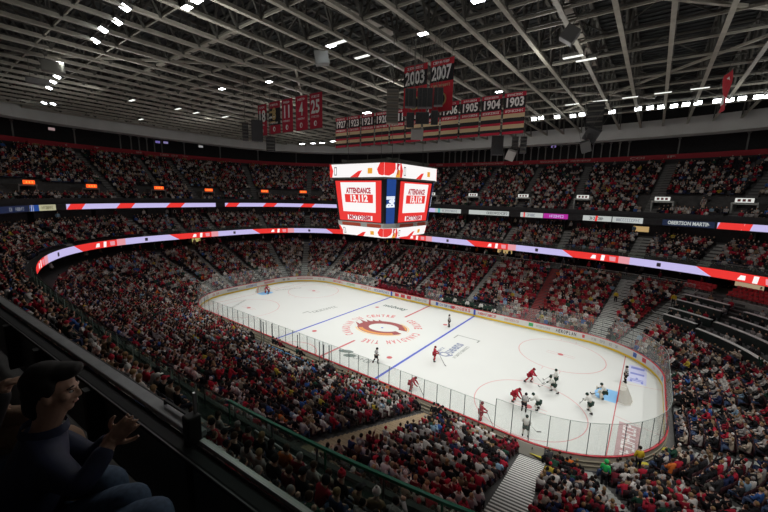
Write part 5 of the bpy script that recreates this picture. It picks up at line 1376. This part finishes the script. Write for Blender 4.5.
# ------------------------------------------------------------------ hockey players and officials
def pl_pose(kind):
    if kind == 'stand':
        return pose((0,0,.96), (0,.04,1.38), (0,.08,1.66), (((.30,.12,1.12),(.16,.36,1.0)), ((-.27,.15,1.14),(-.02,.42,1.08))), (((.11,.0,.9),(.17,.07,.52),(.19,-.02,.13)), ((-.11,.0,.9),(-.17,.07,.52),(-.19,-.02,.13))))
    if kind == 'crouch':
        return pose((0,-.16,.80), (0,.20,1.10), (0,.40,1.30), (((.30,.34,.86),(.20,.52,.66)), ((-.27,.40,.90),(.02,.60,.80))), (((.11,-.14,.76),(.22,.14,.47),(.24,-.10,.13)), ((-.11,-.14,.76),(-.22,.14,.47),(-.24,-.10,.13))))
    if kind == 'stride':
        return pose((0,-.06,.88), (0,.20,1.24), (0,.34,1.48), (((.32,.26,1.0),(.26,.48,.82)), ((-.28,.30,1.02),(-.04,.54,.92))), (((.11,-.04,.83),(.15,.24,.50),(.14,.10,.13)), ((-.11,-.06,.83),(-.20,-.10,.48),(-.34,-.38,.16))))
    if kind == 'goalie':
        return pose((0,-.18,.70), (0,.08,1.05), (0,.22,1.32), (((.36,.18,.86),(.42,.40,.70)), ((-.36,.18,.86),(-.44,.36,.78))), (((.13,-.16,.66),(.30,.16,.46),(.36,.02,.13)), ((-.13,-.16,.66),(-.30,.16,.46),(-.36,.02,.13))))
    if kind == 'ref':
        return pose((0,0,.96), (0,.0,1.40), (0,.03,1.68), (((.32,-.02,1.16),(.20,.10,.98)), ((-.32,-.02,1.16),(-.20,.10,.98))), (((.10,0,.9),(.13,.04,.5),(.14,-.02,.13)), ((-.10,0,.9),(-.13,.04,.5),(-.14,-.02,.13))))
    if kind == 'refstride':
        return pose((0,0,.94), (0,.06,1.38), (0,.10,1.66), (((.30,.06,1.14),(.24,.26,1.0)), ((-.30,-.04,1.14),(-.26,.10,.92))), (((.10,0,.88),(.13,.18,.50),(.14,.14,.13)), ((-.10,0,.88),(-.16,-.08,.48),(-.20,-.30,.15))))
    if kind == 'refbend':
        return pose((0,-.12,.92), (0,.16,1.26), (0,.32,1.46), (((.28,.24,.98),(.08,.42,.76)), ((-.28,.2,1.0),(-.14,.18,.78))), (((.10,-.1,.86),(.15,.06,.48),(.16,-.05,.13)), ((-.10,-.1,.86),(-.15,.06,.48),(-.16,-.05,.13))))
PLP = {}
def pl_proto(kind):
    if kind in PLP: return PLP[kind]
    J, head = pl_pose(kind); Rt = dict(RB_); big = 1.0 if kind.startswith('ref') else 1.2
    body = skin_mesh('body', J, chains_body(), RB_)
    Rt.update(pelvis2=(.17*big,.15*big), belly=(.165*big,.14*big), chest=(.19*big,.14*big), neck0=.08, shR=.10*big, shL=.10*big, elR=.075*big, elL=.075*big, cuR=.065*big, cuL=.065*big)
    jersey = skin_mesh('jersey', J, chains_top(), Rt, root='pelvis2')
    J2 = dict(J); 
    for s in 'RL': J2['mid'+s] = J['hip'+s].lerp(J['kn'+s], .8); J2['sk'+s] = J['hip'+s].lerp(J['kn'+s], .85); J2['skb'+s] = J['kn'+s].lerp(J['an'+s], .85)
    Rp = dict(RB_); Rp.update(pelvis=(.17*big,.15*big), hipR=.13*big, hipL=.13*big, midR=.11*big, midL=.11*big)
    pants = skin_mesh('pants', J2, [['pelvis','hipR','midR'], ['pelvis','hipL','midL']], Rp)
    Rs = dict(skR=.085, knR=.09, skbR=.068, skL=.085, knL=.09, skbL=.068)
    if kind == 'goalie': Rs = {k: v*1.55 for k, v in Rs.items()}
    socks = [skin_mesh('sock', J2, [['sk'+s, 'kn'+s, 'skb'+s]], Rs, root='sk'+s) for s in 'RL']
    hb = MB(); hb.sphere(head+Vector((0,-.01,.035)), (.115,.135,.13), 10, 7); hb.tube([head+Vector((0,-.01,.0)), head+Vector((0,-.01,.03))], .122, 10)
    vb = MB(); vb.box(head+Vector((0,.115,-.02)), (.15,.02,.08))
    sk = []
    for s in 'RL':
        a = J['an'+s]; b = MB(); b.sphere(a+Vector((0,.05,-.03)), (.055,.15,.06), 8, 5); b.tube([a+Vector((0,-.02,.1)), a+Vector((0,0,-.03))], [.06,.055], 8); b.box(a+Vector((0,.05,-.105)), (.012,.30,.05), mi=1); sk.append(b.mesh('skate'))
    gl = []
    for s in 'RL':
        b = MB(); d = (J['fi'+s]-J['el'+s]).normalized(); b.tube([J['ha'+s]-d*.10, J['ha'+s]+d*.02, J['fi'+s]+d*.02], [.06,.065,.055], 8); gl.append(b.mesh('glove'))
    PLP[kind] = dict(J=J, head=head, body=body, jersey=jersey, pants=pants, socks=socks, helmet=hb.mesh('helmet'), visor=vb.mesh('visor'), skates=sk, gloves=gl)
    return PLP[kind]
def stripes_mat():
    m = bpy.data.materials.new('referee_stripes'); m.use_nodes = True; nt = m.node_tree; b = nt.nodes['Principled BSDF']; b.inputs['Roughness'].default_value = .85
    tc = nt.nodes.new('ShaderNodeTexCoord'); w = nt.nodes.new('ShaderNodeTexWave'); w.wave_type = 'BANDS'; w.bands_direction = 'X'; w.inputs['Scale'].default_value = 4.5
    r = nt.nodes.new('ShaderNodeValToRGB'); r.color_ramp.interpolation = 'CONSTANT'; r.color_ramp.elements[0].color = (.015,.015,.015,1); r.color_ramp.elements[1].position = .5; r.color_ramp.elements[1].color = (.7,.7,.68,1)
    nt.links.new(tc.outputs['Object'], w.inputs['Vector']); nt.links.new(w.outputs['Fac'], r.inputs['Fac']); nt.links.new(r.outputs['Color'], b.inputs['Base Color']); return m
PM = {'redj': cloth((.40,.02,.04)), 'redp': cloth((.28,.014,.028)), 'redh': cloth((.16,.012,.02)), 'whj': cloth((.66,.67,.63)), 'whs': cloth((.60,.61,.57)), 'grn': cloth((.022,.045,.035)), 'blk': cloth((.012,.012,.013)), 'str': stripes_mat(), 'dgrn': cloth((.03,.06,.045)), 'pad': cloth((.62,.60,.52)), 'mar': cloth((.20,.014,.03))}
M_BLADE = mat('skate_blade', (.5,.5,.5), .3, metal=.8)
TEAM = {'red': ('redj','redp','redj','redh','redp'), 'white': ('whj','grn','whs','grn','grn'), 'ref': ('str','blk','blk','blk',None), 'maroonbench': ('mar','redp','redj','redh','redp'), 'greenbench': ('dgrn','grn','whs','grn','grn')}
def player(kind, team, x, y, heading, label, group, z=0., mirror=False, skates=True):
    P = pl_proto(kind); jm, pm, sm, hm, gm = TEAM[team]; me = P['body']
    if len(me.materials) == 0: me.materials.append(None)
    r = bpy.data.objects.new('person', me); COL.objects.link(r); r.location = (x, y, z); r.rotation_euler = (0,0,math.radians(heading-90)); r.scale = (-1 if mirror else 1, 1, 1)
    r.material_slots[0].link = 'OBJECT'; r.material_slots[0].material = SKM[1]
    put('jersey', P['jersey'], PM[jm], r); put('pants', P['pants'], PM[pm], r)
    put('helmet', P['helmet'], PM[hm], r); put('visor', P['visor'], mat('visor_grey', (.25,.27,.28), .2), r)
    for s in P['socks']: put('sock', s, PM['pad'] if kind == 'goalie' and team == 'white' else PM[sm], r)
    for s in P['skates']:
        if len(s.materials) == 0: s.materials.append(PM['blk']); s.materials.append(M_BLADE)
        o = bpy.data.objects.new('skate', s); COL.objects.link(o); o.parent = r
    if gm:
        for s in P['gloves']: put('glove', s, PM[gm], r)
    return tag(r, label, 'person', group)
def stick(kind, x, y, heading, label, mirror=False, goalie=False, tip=None, z=0., m=None):
    J, head = pl_pose(kind); a = J['haL']; c = J['haR']; mx = -1 if mirror else 1
    h = math.radians(heading-90); R = Matrix.Rotation(h, 3, 'Z')
    W = lambda v: R @ Vector((v[0]*mx, v[1], v[2])) + Vector((x, y, z))
    d = (c-a); tp = Vector(tip) if tip else Vector((.75, 1.05, .03)); top = a - (tp-a).normalized()*.18
    # shaft passes close to both hands
    b = MB(); o = W(tp); b.bar(W(top)-o, Vector((0,0,0)), .03, .022)
    r = empty('hockey_stick', o); b.build('shaft', m or mat('stick_dark', (.03,.03,.03), .4), r)
    b = MB(); bl = R @ Vector((.30*mx, .12, 0)); b.bar(Vector((0,0,.02)), bl+Vector((0,0,.02)), .02, .09 if goalie else .07)
    if goalie: b.bar(Vector((0,0,.02)), (W(top)-o)*.4, .02, .10)
    b.build('blade', mat('stick_tape', (.05,.05,.05), .6), r)
    return tag(r, label, 'hockey stick', 'hockey sticks')
GP = 'players on the ice'
SK = [
 ('stand','red',10.45,-4.38,35,'red player standing upright just right of the near blue line','the upright red player just right of the blue line',0),
 ('crouch','red',11.69,-10.97,25,'red player bent low near the near boards right of the blue line','the bent red player near the near boards',0),
 ('stand','red',18.58,-11.45,25,'red player standing close to the near boards outside the face-off circle','the red player close to the near boards',0),
 ('crouch','red',19.82,-6.71,0,'red player bent at the face-off spot facing a white player','the red player at the face-off spot',0),
 ('stride','red',19.95,-2.35,0,'red player leaning forward at the far edge of the face-off circle','the red player at the far edge of the circle',1),
 ('crouch','white',21.75,-6.75,180,'white player bent at the face-off spot facing a red player','the white player at the face-off spot',0),
 ('stride','white',22.21,-2.80,200,'white player leaning beside another white player, nearer of the pair','the nearer white player of the pair',0),
 ('stand','white',22.15,-1.55,190,'white player standing behind another white player, farther of the pair','the farther white player of the pair',0),
 ('stride','white',25.38,-4.24,160,'white player skating between the circle and the goalkeeper','the white player between circle and goal',0),
 ('stand','white',21.99,-11.05,100,'white player standing at the near edge of the face-off circle by the glass','the white player by the near glass',0),
 ('goalie','white',26.05,-1.0,190,'white goalkeeper crouching in front of the pale blue crease','the white goalkeeper',0),
 ('goalie','red',-26.3,.3,0,'red goalkeeper crouching in the goal at the far left end','the red goalkeeper at the far end',0)]
for kd, tm, x, y, h, lab, sl, mir in SK:
    player(kd, tm, x, y, h, lab, GP, mirror=bool(mir))
    stick(kd, x, y, h, f'hockey stick held by {sl}', mirror=bool(mir), goalie=(kd == 'goalie'), tip={'crouch': (.45,1.15,.03), 'stride': (.55,1.1,.03), 'goalie': (.25,.85,.03)}.get(kd), m=mat('stick_pale', (.45,.42,.35), .5) if kd == 'goalie' else None)
# goalkeeper pads
for x, y, h, tm, lab in ((26.05,-1.0,190,'white','the near goalkeeper'), (-26.3,.3,0,'red','the far goalkeeper')):
    root = [o for o in bpy.data.objects if o.name.startswith('person') and o.get('label', '').startswith(f'{tm} goalkeeper')][0]
    J, _ = pl_pose('goalie')
    for s in 'RL':
        b = MB(); b.bar(J['kn'+s]+Vector((0,.09,.16)), J['an'+s]+Vector((0,.12,-.08)), .27, .10); b.build('leg_pad', PM['pad'] if tm == 'white' else PM['redj'], root, bevel=.03)
    b = MB(); b.box(J['haR']+Vector((0,.1,0)), (.22,.08,.36)); b.build('blocker', PM['pad'], root)
    b = MB(); b.sphere(J['haL']+Vector((0,.06,0)), (.15,.08,.16), 8, 6); b.build('catching_glove', PM['pad'], root)
for kd, x, y, h, lab in (('refstride',5.84,-8.79,60,'striped official striding across the ice near the dark painted logo'), ('ref',6.91,6.23,225,'striped official standing near the far blue line end'), ('refbend',20.95,-7.75,90,'striped official bending between the two players at the face-off spot'), ('ref',27.5,3.67,200,'striped official standing behind the goal line beside the violet painted advert')):
    player(kd, 'ref', x, y, h, lab, 'officials on the ice')
# players on the benches
for i in range(14):
    x = -11.0+i*.70; player('stand' if i % 3 else 'crouch', 'maroonbench', x, 13.75+.12*(i % 2), 270+((i*37) % 40-20), f'maroon player on the left far bench, {NUMW[i]} from its left end', 'players on the left far bench', z=.32)
for i in range(13):
    x = 1.9+i*.72; player('stand' if i % 4 else 'crouch', 'greenbench' if i % 3 else 'white', x, 13.75+.12*(i % 2), 270+((i*31) % 40-20), f'{"dark green" if i % 3 else "white"} player on the right far bench, {NUMW[i]} from its left end', 'players on the right far bench', z=.32)
for i, x in enumerate((-9, -5.2, -2.2, 3.4, 6.8, 10.2)):
    person('standing', Vector((x, 15.35, prof(1, 2, CUM[4]+HX-x)[1])), PI, SKM[i % 3], cloth((.02,.02,.025)) if i != 4 else cloth((.05,.12,.4)), cloth(LEGS[0]), 'hair', cloth(HEADS[i][2]), f'{"blue" if i == 4 else "dark"} coated team staff standing behind the far benches, {NUMW[i]} from the left', 'team staff', 1., 'coat')
for i, (x, c) in enumerate(((-5.2,'dark'),(-4.6,'dark'),(-3.9,'maroon'),(-1.0,'dark green'),(-.5,'dark'))):
    person('sitting', Vector((x, -13.75, .32)), 0, SKM[i % 3], cloth({'dark':(.015,.015,.018),'maroon':(.2,.014,.03),'dark green':(.02,.06,.045)}[c]), cloth(LEGS[0]), 'hair', cloth(HEADS[i][2]), f'{c} coated official sitting in the penalty boxes, {NUMW[i]} from the left', 'penalty box officials', 1., 'coat')
# stewards and others standing about
YEL = cloth((.62,.45,.03)); BLK = cloth((.014,.014,.016))
def stander(px, py, z, rz, top, lab, hd='hair', hc=(.02,.015,.01)):
    p = at_z(px, py, z); person('standing', p, rz, SKM[1], top, cloth(LEGS[0]), hd, cloth(hc), lab, None, 1., 'jacket')
def on_bowl1(px, py):
    d = (_f + _r*((px-384.71)/FPX) - _u*((py-256.85)/FPX)).normalized()
    for t in np.arange(12, 120, .05):
        X = CAMP + d*float(t); u = u_of(X.x, X.y); o = (Vector((X.x, X.y, 0))-pt(u, 0)).length; w = fL(u); k = max(0, (o-.65)/(w-1.85)*N1)
        if k > N1+1: continue
        z = prof(1, int(k), u)[1]
        if X.z <= z: X.z = z; return X
    return CAMP
def bowl_stander(px, py, rz, top, lab, **kw): 
    p = on_bowl1(px, py); person('standing', p, rz, SKM[1], top, cloth(LEGS[0]), kw.get('hd', 'hair'), cloth(kw.get('hc', (.02,.015,.01))), lab, None, 1., 'jacket')
bowl_stander(615, 303, PI, YEL, 'yellow jacketed steward standing on the wide far corner stairs')
bowl_stander(672.5, 307, PI*.9, YEL, 'yellow jacketed steward standing by the loge stairs')
stander(637, 471, .33, .4, YEL, 'yellow jacketed steward standing against the near right corner boards')
for i, (px, py) in enumerate(((433,424),(437.5,425),(442,427))): stander(px, py, .3, .3+i, BLK, f'black coated person standing at the foot of the tan stairs, {NUMW[i]} of three', 'cap', (.012,.012,.013))
for i, (px, py) in enumerate(((681,409),(686,407),(691,411))): stander(px, py, .33, -PI/2+i*.4, BLK, f'black coated person standing behind the right end glass, {NUMW[i]} of three', 'hair')
bowl_stander(603, 487, -.2, cloth((.03,.50,.12)), 'spectator in a bright green jacket among the nearest rows, standing', hd='hood', hc=(.03,.50,.12))
# ------------------------------------------------------------------ the camera's own railing
A0 = Vector((21.08, -36.64, 16.30)); DV = Vector((5.43, .35, 0)).normalized(); NV = Vector((-DV.y, DV.x, 0))
def rp(s, n, z): return A0 + DV*s + NV*n + Vector((0, 0, z))
rail = empty('balcony_railing', A0); tag(rail, 'grey metal balcony railing with black posts in the dark foreground', 'railing')
L0 = lambda *a: rp(*a)-A0
S0, S1, SP_ = -11.5, 9.5, 4.02
def s_at(px, py):
    p = at_z(px, py, 16.3); return (p-A0).dot(DV)
sp_ = s_at(203, 434)
b = MB(); b.bar(L0(S0,.05,0), L0(sp_,.05,0), .085, .04); b.build('ledge', mat('ledge_grey', (.36,.37,.38), .22, noise=.08, nscale=9), rail, bevel=.006)
b = MB(); b.bar(L0(S0,.11,-.02), L0(sp_,.11,-.02), .025, .03); b.build('outer_trim', M_BLACK, rail)
b = MB(); b.bar(L0(S0,-.045,-.04), L0(S1,-.045,-.04), .11, .05); b.build('padded_top', mat('padded_top', (.022,.023,.025), .8), rail, bevel=.015)
b = MB(); b.bar(L0(S0,-.10,-.02), L0(S1,-.10,-.02), .008, .010); b.build('inner_trim', mat('inner_trim', (.12,.12,.125), .4), rail)
for px, py in ((20,320),(50,343),(103,380)):
    s = s_at(px, py); b = MB(); b.bar(L0(s,-.10,-.55), L0(s,-.10,-.03), .11, .09, up=(1,0,0)); b.build('post', M_BLACK, rail)
s = s_at(203, 434)
b = MB(); b.bar(L0(s,.0,-.70), L0(s,.0,.17), .085, .08, up=(1,0,0)); b.build('post', M_BLACK, rail, bevel=.01)
b = MB(); b.bar(L0(s-.01,.03,.0), L0(s-.01,.03,.30), .014, .018, up=(1,0,0)); b.build('glass_clip', M_CHROME, rail)
b = MB(); b.bar(L0(s+.05,.03,.16), L0(S1,.03,.16), .012, .30); b.build('glass_pane', glass_mat('rail_glass', (.80,.88,.85), .02), rail)
b = MB(); b.bar(L0(s+.06,.022,.0), L0(S1,.022,.0), .032, .03); b.build('glass_channel', mat('channel_bright', (.72,.72,.70), .25, metal=.6), rail)
b = MB(); b.bar(L0(s-.5,.08,.05), L0(s-.09,.08,.05), .015, .015); b.bar(L0(s-.5,.08,.05), L0(s-.5,.08,0), .015, .015); b.bar(L0(s-.09,.08,.05), L0(s-.09,.08,-.02), .015, .015); b.build('cup_rail', M_BLACK, rail)
b = MB(); b.bar(L0(S0,-.02,-.36), L0(S1,-.02,-.36), .03, .62)
struct(b.build('wall_balcony_front', mat('balcony_panel', (.085,.095,.10), .5, noise=.15), loc=A0), 'dark grey panels under the foreground balcony railing', 'wall')
b = MB(); b.bar(L0(S0,-.7,-.82), L0(S1,-.7,-.82), 1.4, .1); b.bar(L0(S0,-1.85,-.30), L0(S1,-1.85,-.30), .9, 1.1)
struct(b.build('floor_balcony', M_CONC, loc=A0), 'dark concrete floor of the foreground balcony', 'floor')

# ------------------------------------------------------------------ foreground spectators, built as continuous figures
def fuse(name, parts, voxel, m, parent=None):
    """joins overlapping shapes into one continuous skin"""
    bm = bmesh.new()
    for p in parts: bm.from_mesh(p)
    me = bpy.data.meshes.new(name); bm.to_mesh(me); bm.free(); o = bpy.data.objects.new(name, me); COL.objects.link(o)
    rm = o.modifiers.new('Remesh', 'REMESH'); rm.mode = 'VOXEL'; rm.voxel_size = voxel; rm.use_smooth_shade = True
    s = o.modifiers.new('Smooth', 'SMOOTH'); s.iterations = 3; s.factor = .5
    dg = bpy.context.evaluated_depsgraph_get(); dg.update(); out = bpy.data.meshes.new_from_object(o.evaluated_get(dg)); bpy.data.objects.remove(o); bpy.data.meshes.remove(me)
    out.polygons.foreach_set('use_smooth', [True]*len(out.polygons)); out.materials.clear(); out.materials.append(m); out.name = name
    r = bpy.data.objects.new(name, out); COL.objects.link(r)
    if parent is not None: r.parent = parent
    return r
def head_parts(c, fw, up=Vector((0,0,1)), s=1.):
    """skull, face, nose, lips, brows, ears as overlapping shapes; fw: facing direction"""
    fw = Vector(fw).normalized(); rt = fw.cross(up).normalized(); up = rt.cross(fw).normalized()
    M = Matrix(((rt.x, fw.x, up.x), (rt.y, fw.y, up.y), (rt.z, fw.z, up.z)))
    b = MB(); c = Vector(c); P = lambda x, y, z: c + M @ Vector((x*s, y*s, z*s))
    def E(x, y, z, r): b.sphere(P(x, y, z), tuple(v*s for v in r), 18, 12, rot=M)
    E(0,-.012,.035,(.076,.097,.088)); E(0,.022,-.03,(.062,.070,.078)); E(0,.050,-.088,(.034,.030,.026)); E(0,.03,-.07,(.050,.05,.042))
    E(0,.085,.018,(.046,.012,.010)); b.tube([P(0,.082,.012), P(0,.098,-.012), P(0,.104,-.030), P(0,.088,-.040)], [.009*s,.010*s,.013*s,.012*s], 8)
    for k in (-1, 1):
        E(k*.014,.094,-.034,(.009,.010,.008)); E(k*.052,.060,-.018,(.020,.022,.020))
        E(k*.075,-.008,-.012,(.010,.020,.032)); E(k*.080,-.012,.006,(.008,.014,.014))
        E(k*.030,.072,.004,(.013,.011,.009))
    E(0,.085,-.055,(.022,.010,.006)); E(0,.083,-.067,(.020,.010,.007))
    return b, P, M
def hand_parts(b, wrist, fdir, palm_n, s=1., curl=.35):
    """palm, four unequal fingers and a thumb; fdir: finger direction, palm_n: palm normal"""
    f = Vector(fdir).normalized(); n = Vector(palm_n); n = (n-f*n.dot(f)).normalized(); w = f.cross(n)
    Rm = Matrix(((w.x, f.x, n.x), (w.y, f.y, n.y), (w.z, f.z, n.z))); W = Vector(wrist)
    b.sphere(W+f*.045*s, (.040*s, .052*s, .017*s), 12, 8, rot=Rm); b.tube([W-f*.05*s, W, W+f*.03*s], [.026*s, .027*s, .03*s], 10)
    for i, (off, ln) in enumerate(((-.030,.066),(-.010,.078),(.011,.073),(.030,.056))):
        p0 = W + f*.082*s + w*off*s; pts = [p0-f*.02*s, p0]; d = f.copy()
        for seg, fr in enumerate((.45,.3,.25)):
            d = (d + n*curl*(.5+.5*seg)*.6).normalized(); pts.append(pts[-1]+d*ln*fr*s + w*off*.08*s)
        b.tube(pts, [.0095*s,.0095*s,.009*s,.008*s,.006*s], 8)
    p0 = W + f*.02*s - w*.028*s; b.tube([p0, p0-w*.028*s+f*.022*s+n*.012*s, p0-w*.042*s+f*.05*s+n*.018*s, p0-w*.044*s+f*.075*s+n*.018*s], [.014*s,.013*s,.011*s,.008*s], 8)
def face_details(P, M, parent, skin, s=1.):
    b = MB(); e = MB(); mth = MB(); br = MB()
    for k in (-1, 1):
        b.sphere(P(k*.031,.077,.002), (.012*s,.010*s,.009*s), 10, 8, rot=M); e.sphere(P(k*.031,.0865,.002), (.006*s,.003*s,.006*s), 8, 6, rot=M)
        br.tube([P(k*.015,.088,.022), P(k*.032,.084,.027), P(k*.050,.070,.020)], .004*s, 6)
    b.build('eye', mat('eye_white', (.6,.58,.55), .3), parent); e.build('iris', mat('eye_dark', (.02,.012,.008), .2), parent); br.build('eyebrow', mat('brow_dark', (.015,.010,.008), .8), parent)
    mth.tube([P(-.022,.084,-.062), P(0,.096,-.061), P(.022,.084,-.062)], .0035*s, 6); mth.build('lips', mat('lip', (.36,.15,.12), .5), parent)
SK_F = mat('skin_front', (.50,.31,.22), .5, noise=.05, nscale=30)
def front_person(name_label, pel, chest, neck, headc, face, sh, el, wr, fdir, palm, hips, knees, jm, tm, hairfn, s=1., skin=SK_F, fins=None):
    J = {'pelvis': Vector(pel), 'chest': Vector(chest), 'neck': Vector(neck)}; J['belly'] = J['pelvis'].lerp(J['chest'], .5)
    hc = Vector(headc); J['jaw'] = hc + Vector((0,0,-.06)); J['crown'] = hc + Vector((0,0,.03))
    for i, k in enumerate('RL'):
        J['sh'+k] = Vector(sh[i]); J['el'+k] = Vector(el[i]); J['ha'+k] = Vector(wr[i]); J['fi'+k] = Vector(wr[i]) + Vector(fdir[i]).normalized()*.03
        J['hip'+k] = Vector(hips[i]); J['kn'+k] = Vector(knees[i]); J['an'+k] = Vector(knees[i]) + Vector((0,-.04,-.43)); J['to'+k] = J['an'+k] + Vector((0,.15,-.05))
    J['pelvis2'] = J['pelvis'].lerp(J['belly'], .15); J['neck0'] = J['chest'].lerp(J['neck'], .85)
    for k in 'RL': J['cu'+k] = J['el'+k].lerp(J['ha'+k], .93)
    body = skin_mesh('body', J, chains_body(), RB_, sub=2)
    hb, P, M = head_parts(hc, face); hands = MB()
    for i in range(2): hand_parts(hands, wr[i], fdir[i], palm[i])
    r = fuse('person', [body, hb.mesh('h'), hands.mesh('f')], .006, skin)
    face_details(P, M, r, skin)
    Rt = dict(RB_); Rt.update(pelvis2=(.18,.15), belly=(.175,.145), chest=(.205,.155), neck0=.088, shR=.085, shL=.085, elR=.062, elL=.062, cuR=.048, cuL=.048)
    def obj(nm, me, m):
        me.materials.clear(); me.materials.append(m); o = bpy.data.objects.new(nm, me); COL.objects.link(o); o.parent = r; return o
    obj('jacket', skin_mesh('jacket', J, chains_top(), Rt, sub=2, root='pelvis2'), jm)
    c = MB(); c.tube([J['neck0'], J['neck0'].lerp(J['neck'], .5)+Vector((0,0,.03))], [.10,.088], 14, cap=False); c.build('collar', jm, r)
    Rl = dict(RB_); Rl.update(pelvis=(.165,.14), hipR=.10, hipL=.10, knR=.078, knL=.078, anR=.062, anL=.062)
    obj('trousers', skin_mesh('trousers', J, chains_leg(), Rl, sub=2), tm)
    shb = MB()
    for k in 'RL': shb.sphere(J['an'+k]+Vector((0,.07,-.05)), (.05,.14,.05), 10, 7)
    shb.build('shoes', M_BLACK, r)
    hairfn(P, M, r)
    return tag(r, name_label, 'person', None), J
def quiff(P, M, r):
    b = MB()
    def E(x, y, z, q): b.sphere(P(x, y, z), q, 16, 10, rot=M)
    E(0,-.035,.055,(.088,.100,.082)); E(0,-.07,.0,(.075,.055,.085)); E(0,.04,.100,(.070,.075,.042)); E(0,.085,.112,(.055,.035,.026)); E(0,-.03,.105,(.075,.08,.045)); E(0,-.078,-.06,(.066,.045,.075)); E(0,-.06,-.10,(.058,.04,.05))
    for k in (-1, 1): E(k*.072,-.02,.035,(.018,.05,.05))
    p = fuse('hair', [b.mesh('q')], .007, mat('hair_front', (.010,.008,.007), .75), r)
def short(P, M, r):
    b = MB()
    b.sphere(P(0,-.025,.05), (.088,.105,.085), 16, 10, rot=M); b.sphere(P(0,-.06,-.0), (.075,.06,.07), 14, 9, rot=M)
    fuse('hair', [b.mesh('q')], .007, mat('hair_front2', (.03,.02,.013), .75), r)
JN = mat('jacket_navy', (.014,.021,.058), .75, noise=.2, nscale=14, bump=.1); JD = mat('jacket_dark', (.015,.015,.018), .7, noise=.15, nscale=14); JE = mat('denim', (.065,.105,.175), .8, noise=.25, nscale=40, bump=.1); TA = mat('trousers_tan', (.30,.19,.12), .8, noise=.15, nscale=20)
al = along
p1, J1 = front_person('person in a navy jacket and jeans clapping in the dark foreground, dark swept-up hair', al(22,545,1.86), al(36,462,1.82), al(46,425,1.81), al(54,390,1.80), (.52,.85,-.08),
    (al(48,466,1.68), al(38,432,1.95)), (al(82,488,1.62), al(92,458,1.88)), (al(111,441,1.74), al(114,436,1.82)), ((.52,.50,.69), (.50,.55,.67)), ((-.62,.70,-.05), (.62,-.70,.05)),
    (al(48,556,1.76), al(36,536,1.93)), (al(161,507,1.70), al(138,493,1.78)), JN, JE, quiff)
p2, J2 = front_person('person in a dark jacket at the left edge of the dark foreground, one hand raised', al(-60,500,2.36), al(-48,412,2.34), al(-44,376,2.33), al(-40,345,2.32), (.3,.95,0),
    (al(-26,418,2.22), al(-66,400,2.42)), (al(-16,436,2.1), al(-50,430,2.35)), (al(6,384,2.12), al(-20,412,2.3)), ((.75,.45,.35), (.5,.8,.1)), ((.1,.3,-.9), (0,0,-1)),
    (al(-50,505,2.3), al(-70,490,2.42)), (al(115,477,1.90), al(60,452,2.15)), JD, JE, short)
p3, J3 = front_person('person with tan trousers beyond the navy jacket, only a knee in sight', al(-110,430,3.0), al(-100,370,2.98), al(-95,345,2.97), al(-92,325,2.96), (.3,.95,0),
    (al(-85,372,2.88), al(-115,362,3.05)), (al(-65,392,2.8), al(-95,385,2.95)), (al(-35,395,2.75), al(-70,388,2.9)), ((.6,.6,.2), (.5,.8,.1)), ((0,0,-1), (0,0,-1)),
    (al(-95,436,2.92), al(-120,428,3.05)), (al(72,436,2.15), al(40,415,2.35)), JD, TA, short)
# seats under them
for i, (J, lab) in enumerate(((J1, 'black tip-up seat under the person in the navy jacket'), (J2, 'black tip-up seat under the person at the left edge'), (J3, 'black tip-up seat under the person in tan trousers'))):
    p = J['pelvis'].copy(); p.z -= .56; r = empty('stadium_seat', p)
    for nm, me, mm in zip(('seat_pan','backrest','standard'), SPM, (M_SEATB, M_SEATB, M_STEELD)): put(nm, me, mm, r)
    tag(r, lab, 'seat')
# handrail and white cone-shaped seat back below the guard
h = empty('aisle_handrail', (20.2, -31.1, 10)); b = MB(); P2 = [Vector((18.0,-31.1,10)), Vector((20.3,-31.1,10)), Vector((23.6,-31.15,10))]; o0 = Vector(h.location)
b.tube([p-o0 for p in P2], .03, 6); b.build('top_rail', mat('rail_steel', (.5,.5,.5), .35, metal=.7), h)
b = MB()
for x in (18.0, 20.0, 22.0, 23.6): b.box(Vector((x,-31.12,9.55))-o0, (.05,.05,.9))
b.build('rail_post', M_STEELD, h); tag(h, 'short bright steel handrail among the nearest middle level seats', 'railing')

sc.view_settings.view_transform = 'Standard'; sc.view_settings.look = 'None'; sc.view_settings.gamma = 1.; sc.view_settings.use_curve_mapping = False
sc.view_settings.exposure = 0.
sc.cycles.max_bounces = 8; sc.cycles.diffuse_bounces = 4; sc.cycles.transparent_max_bounces = 24
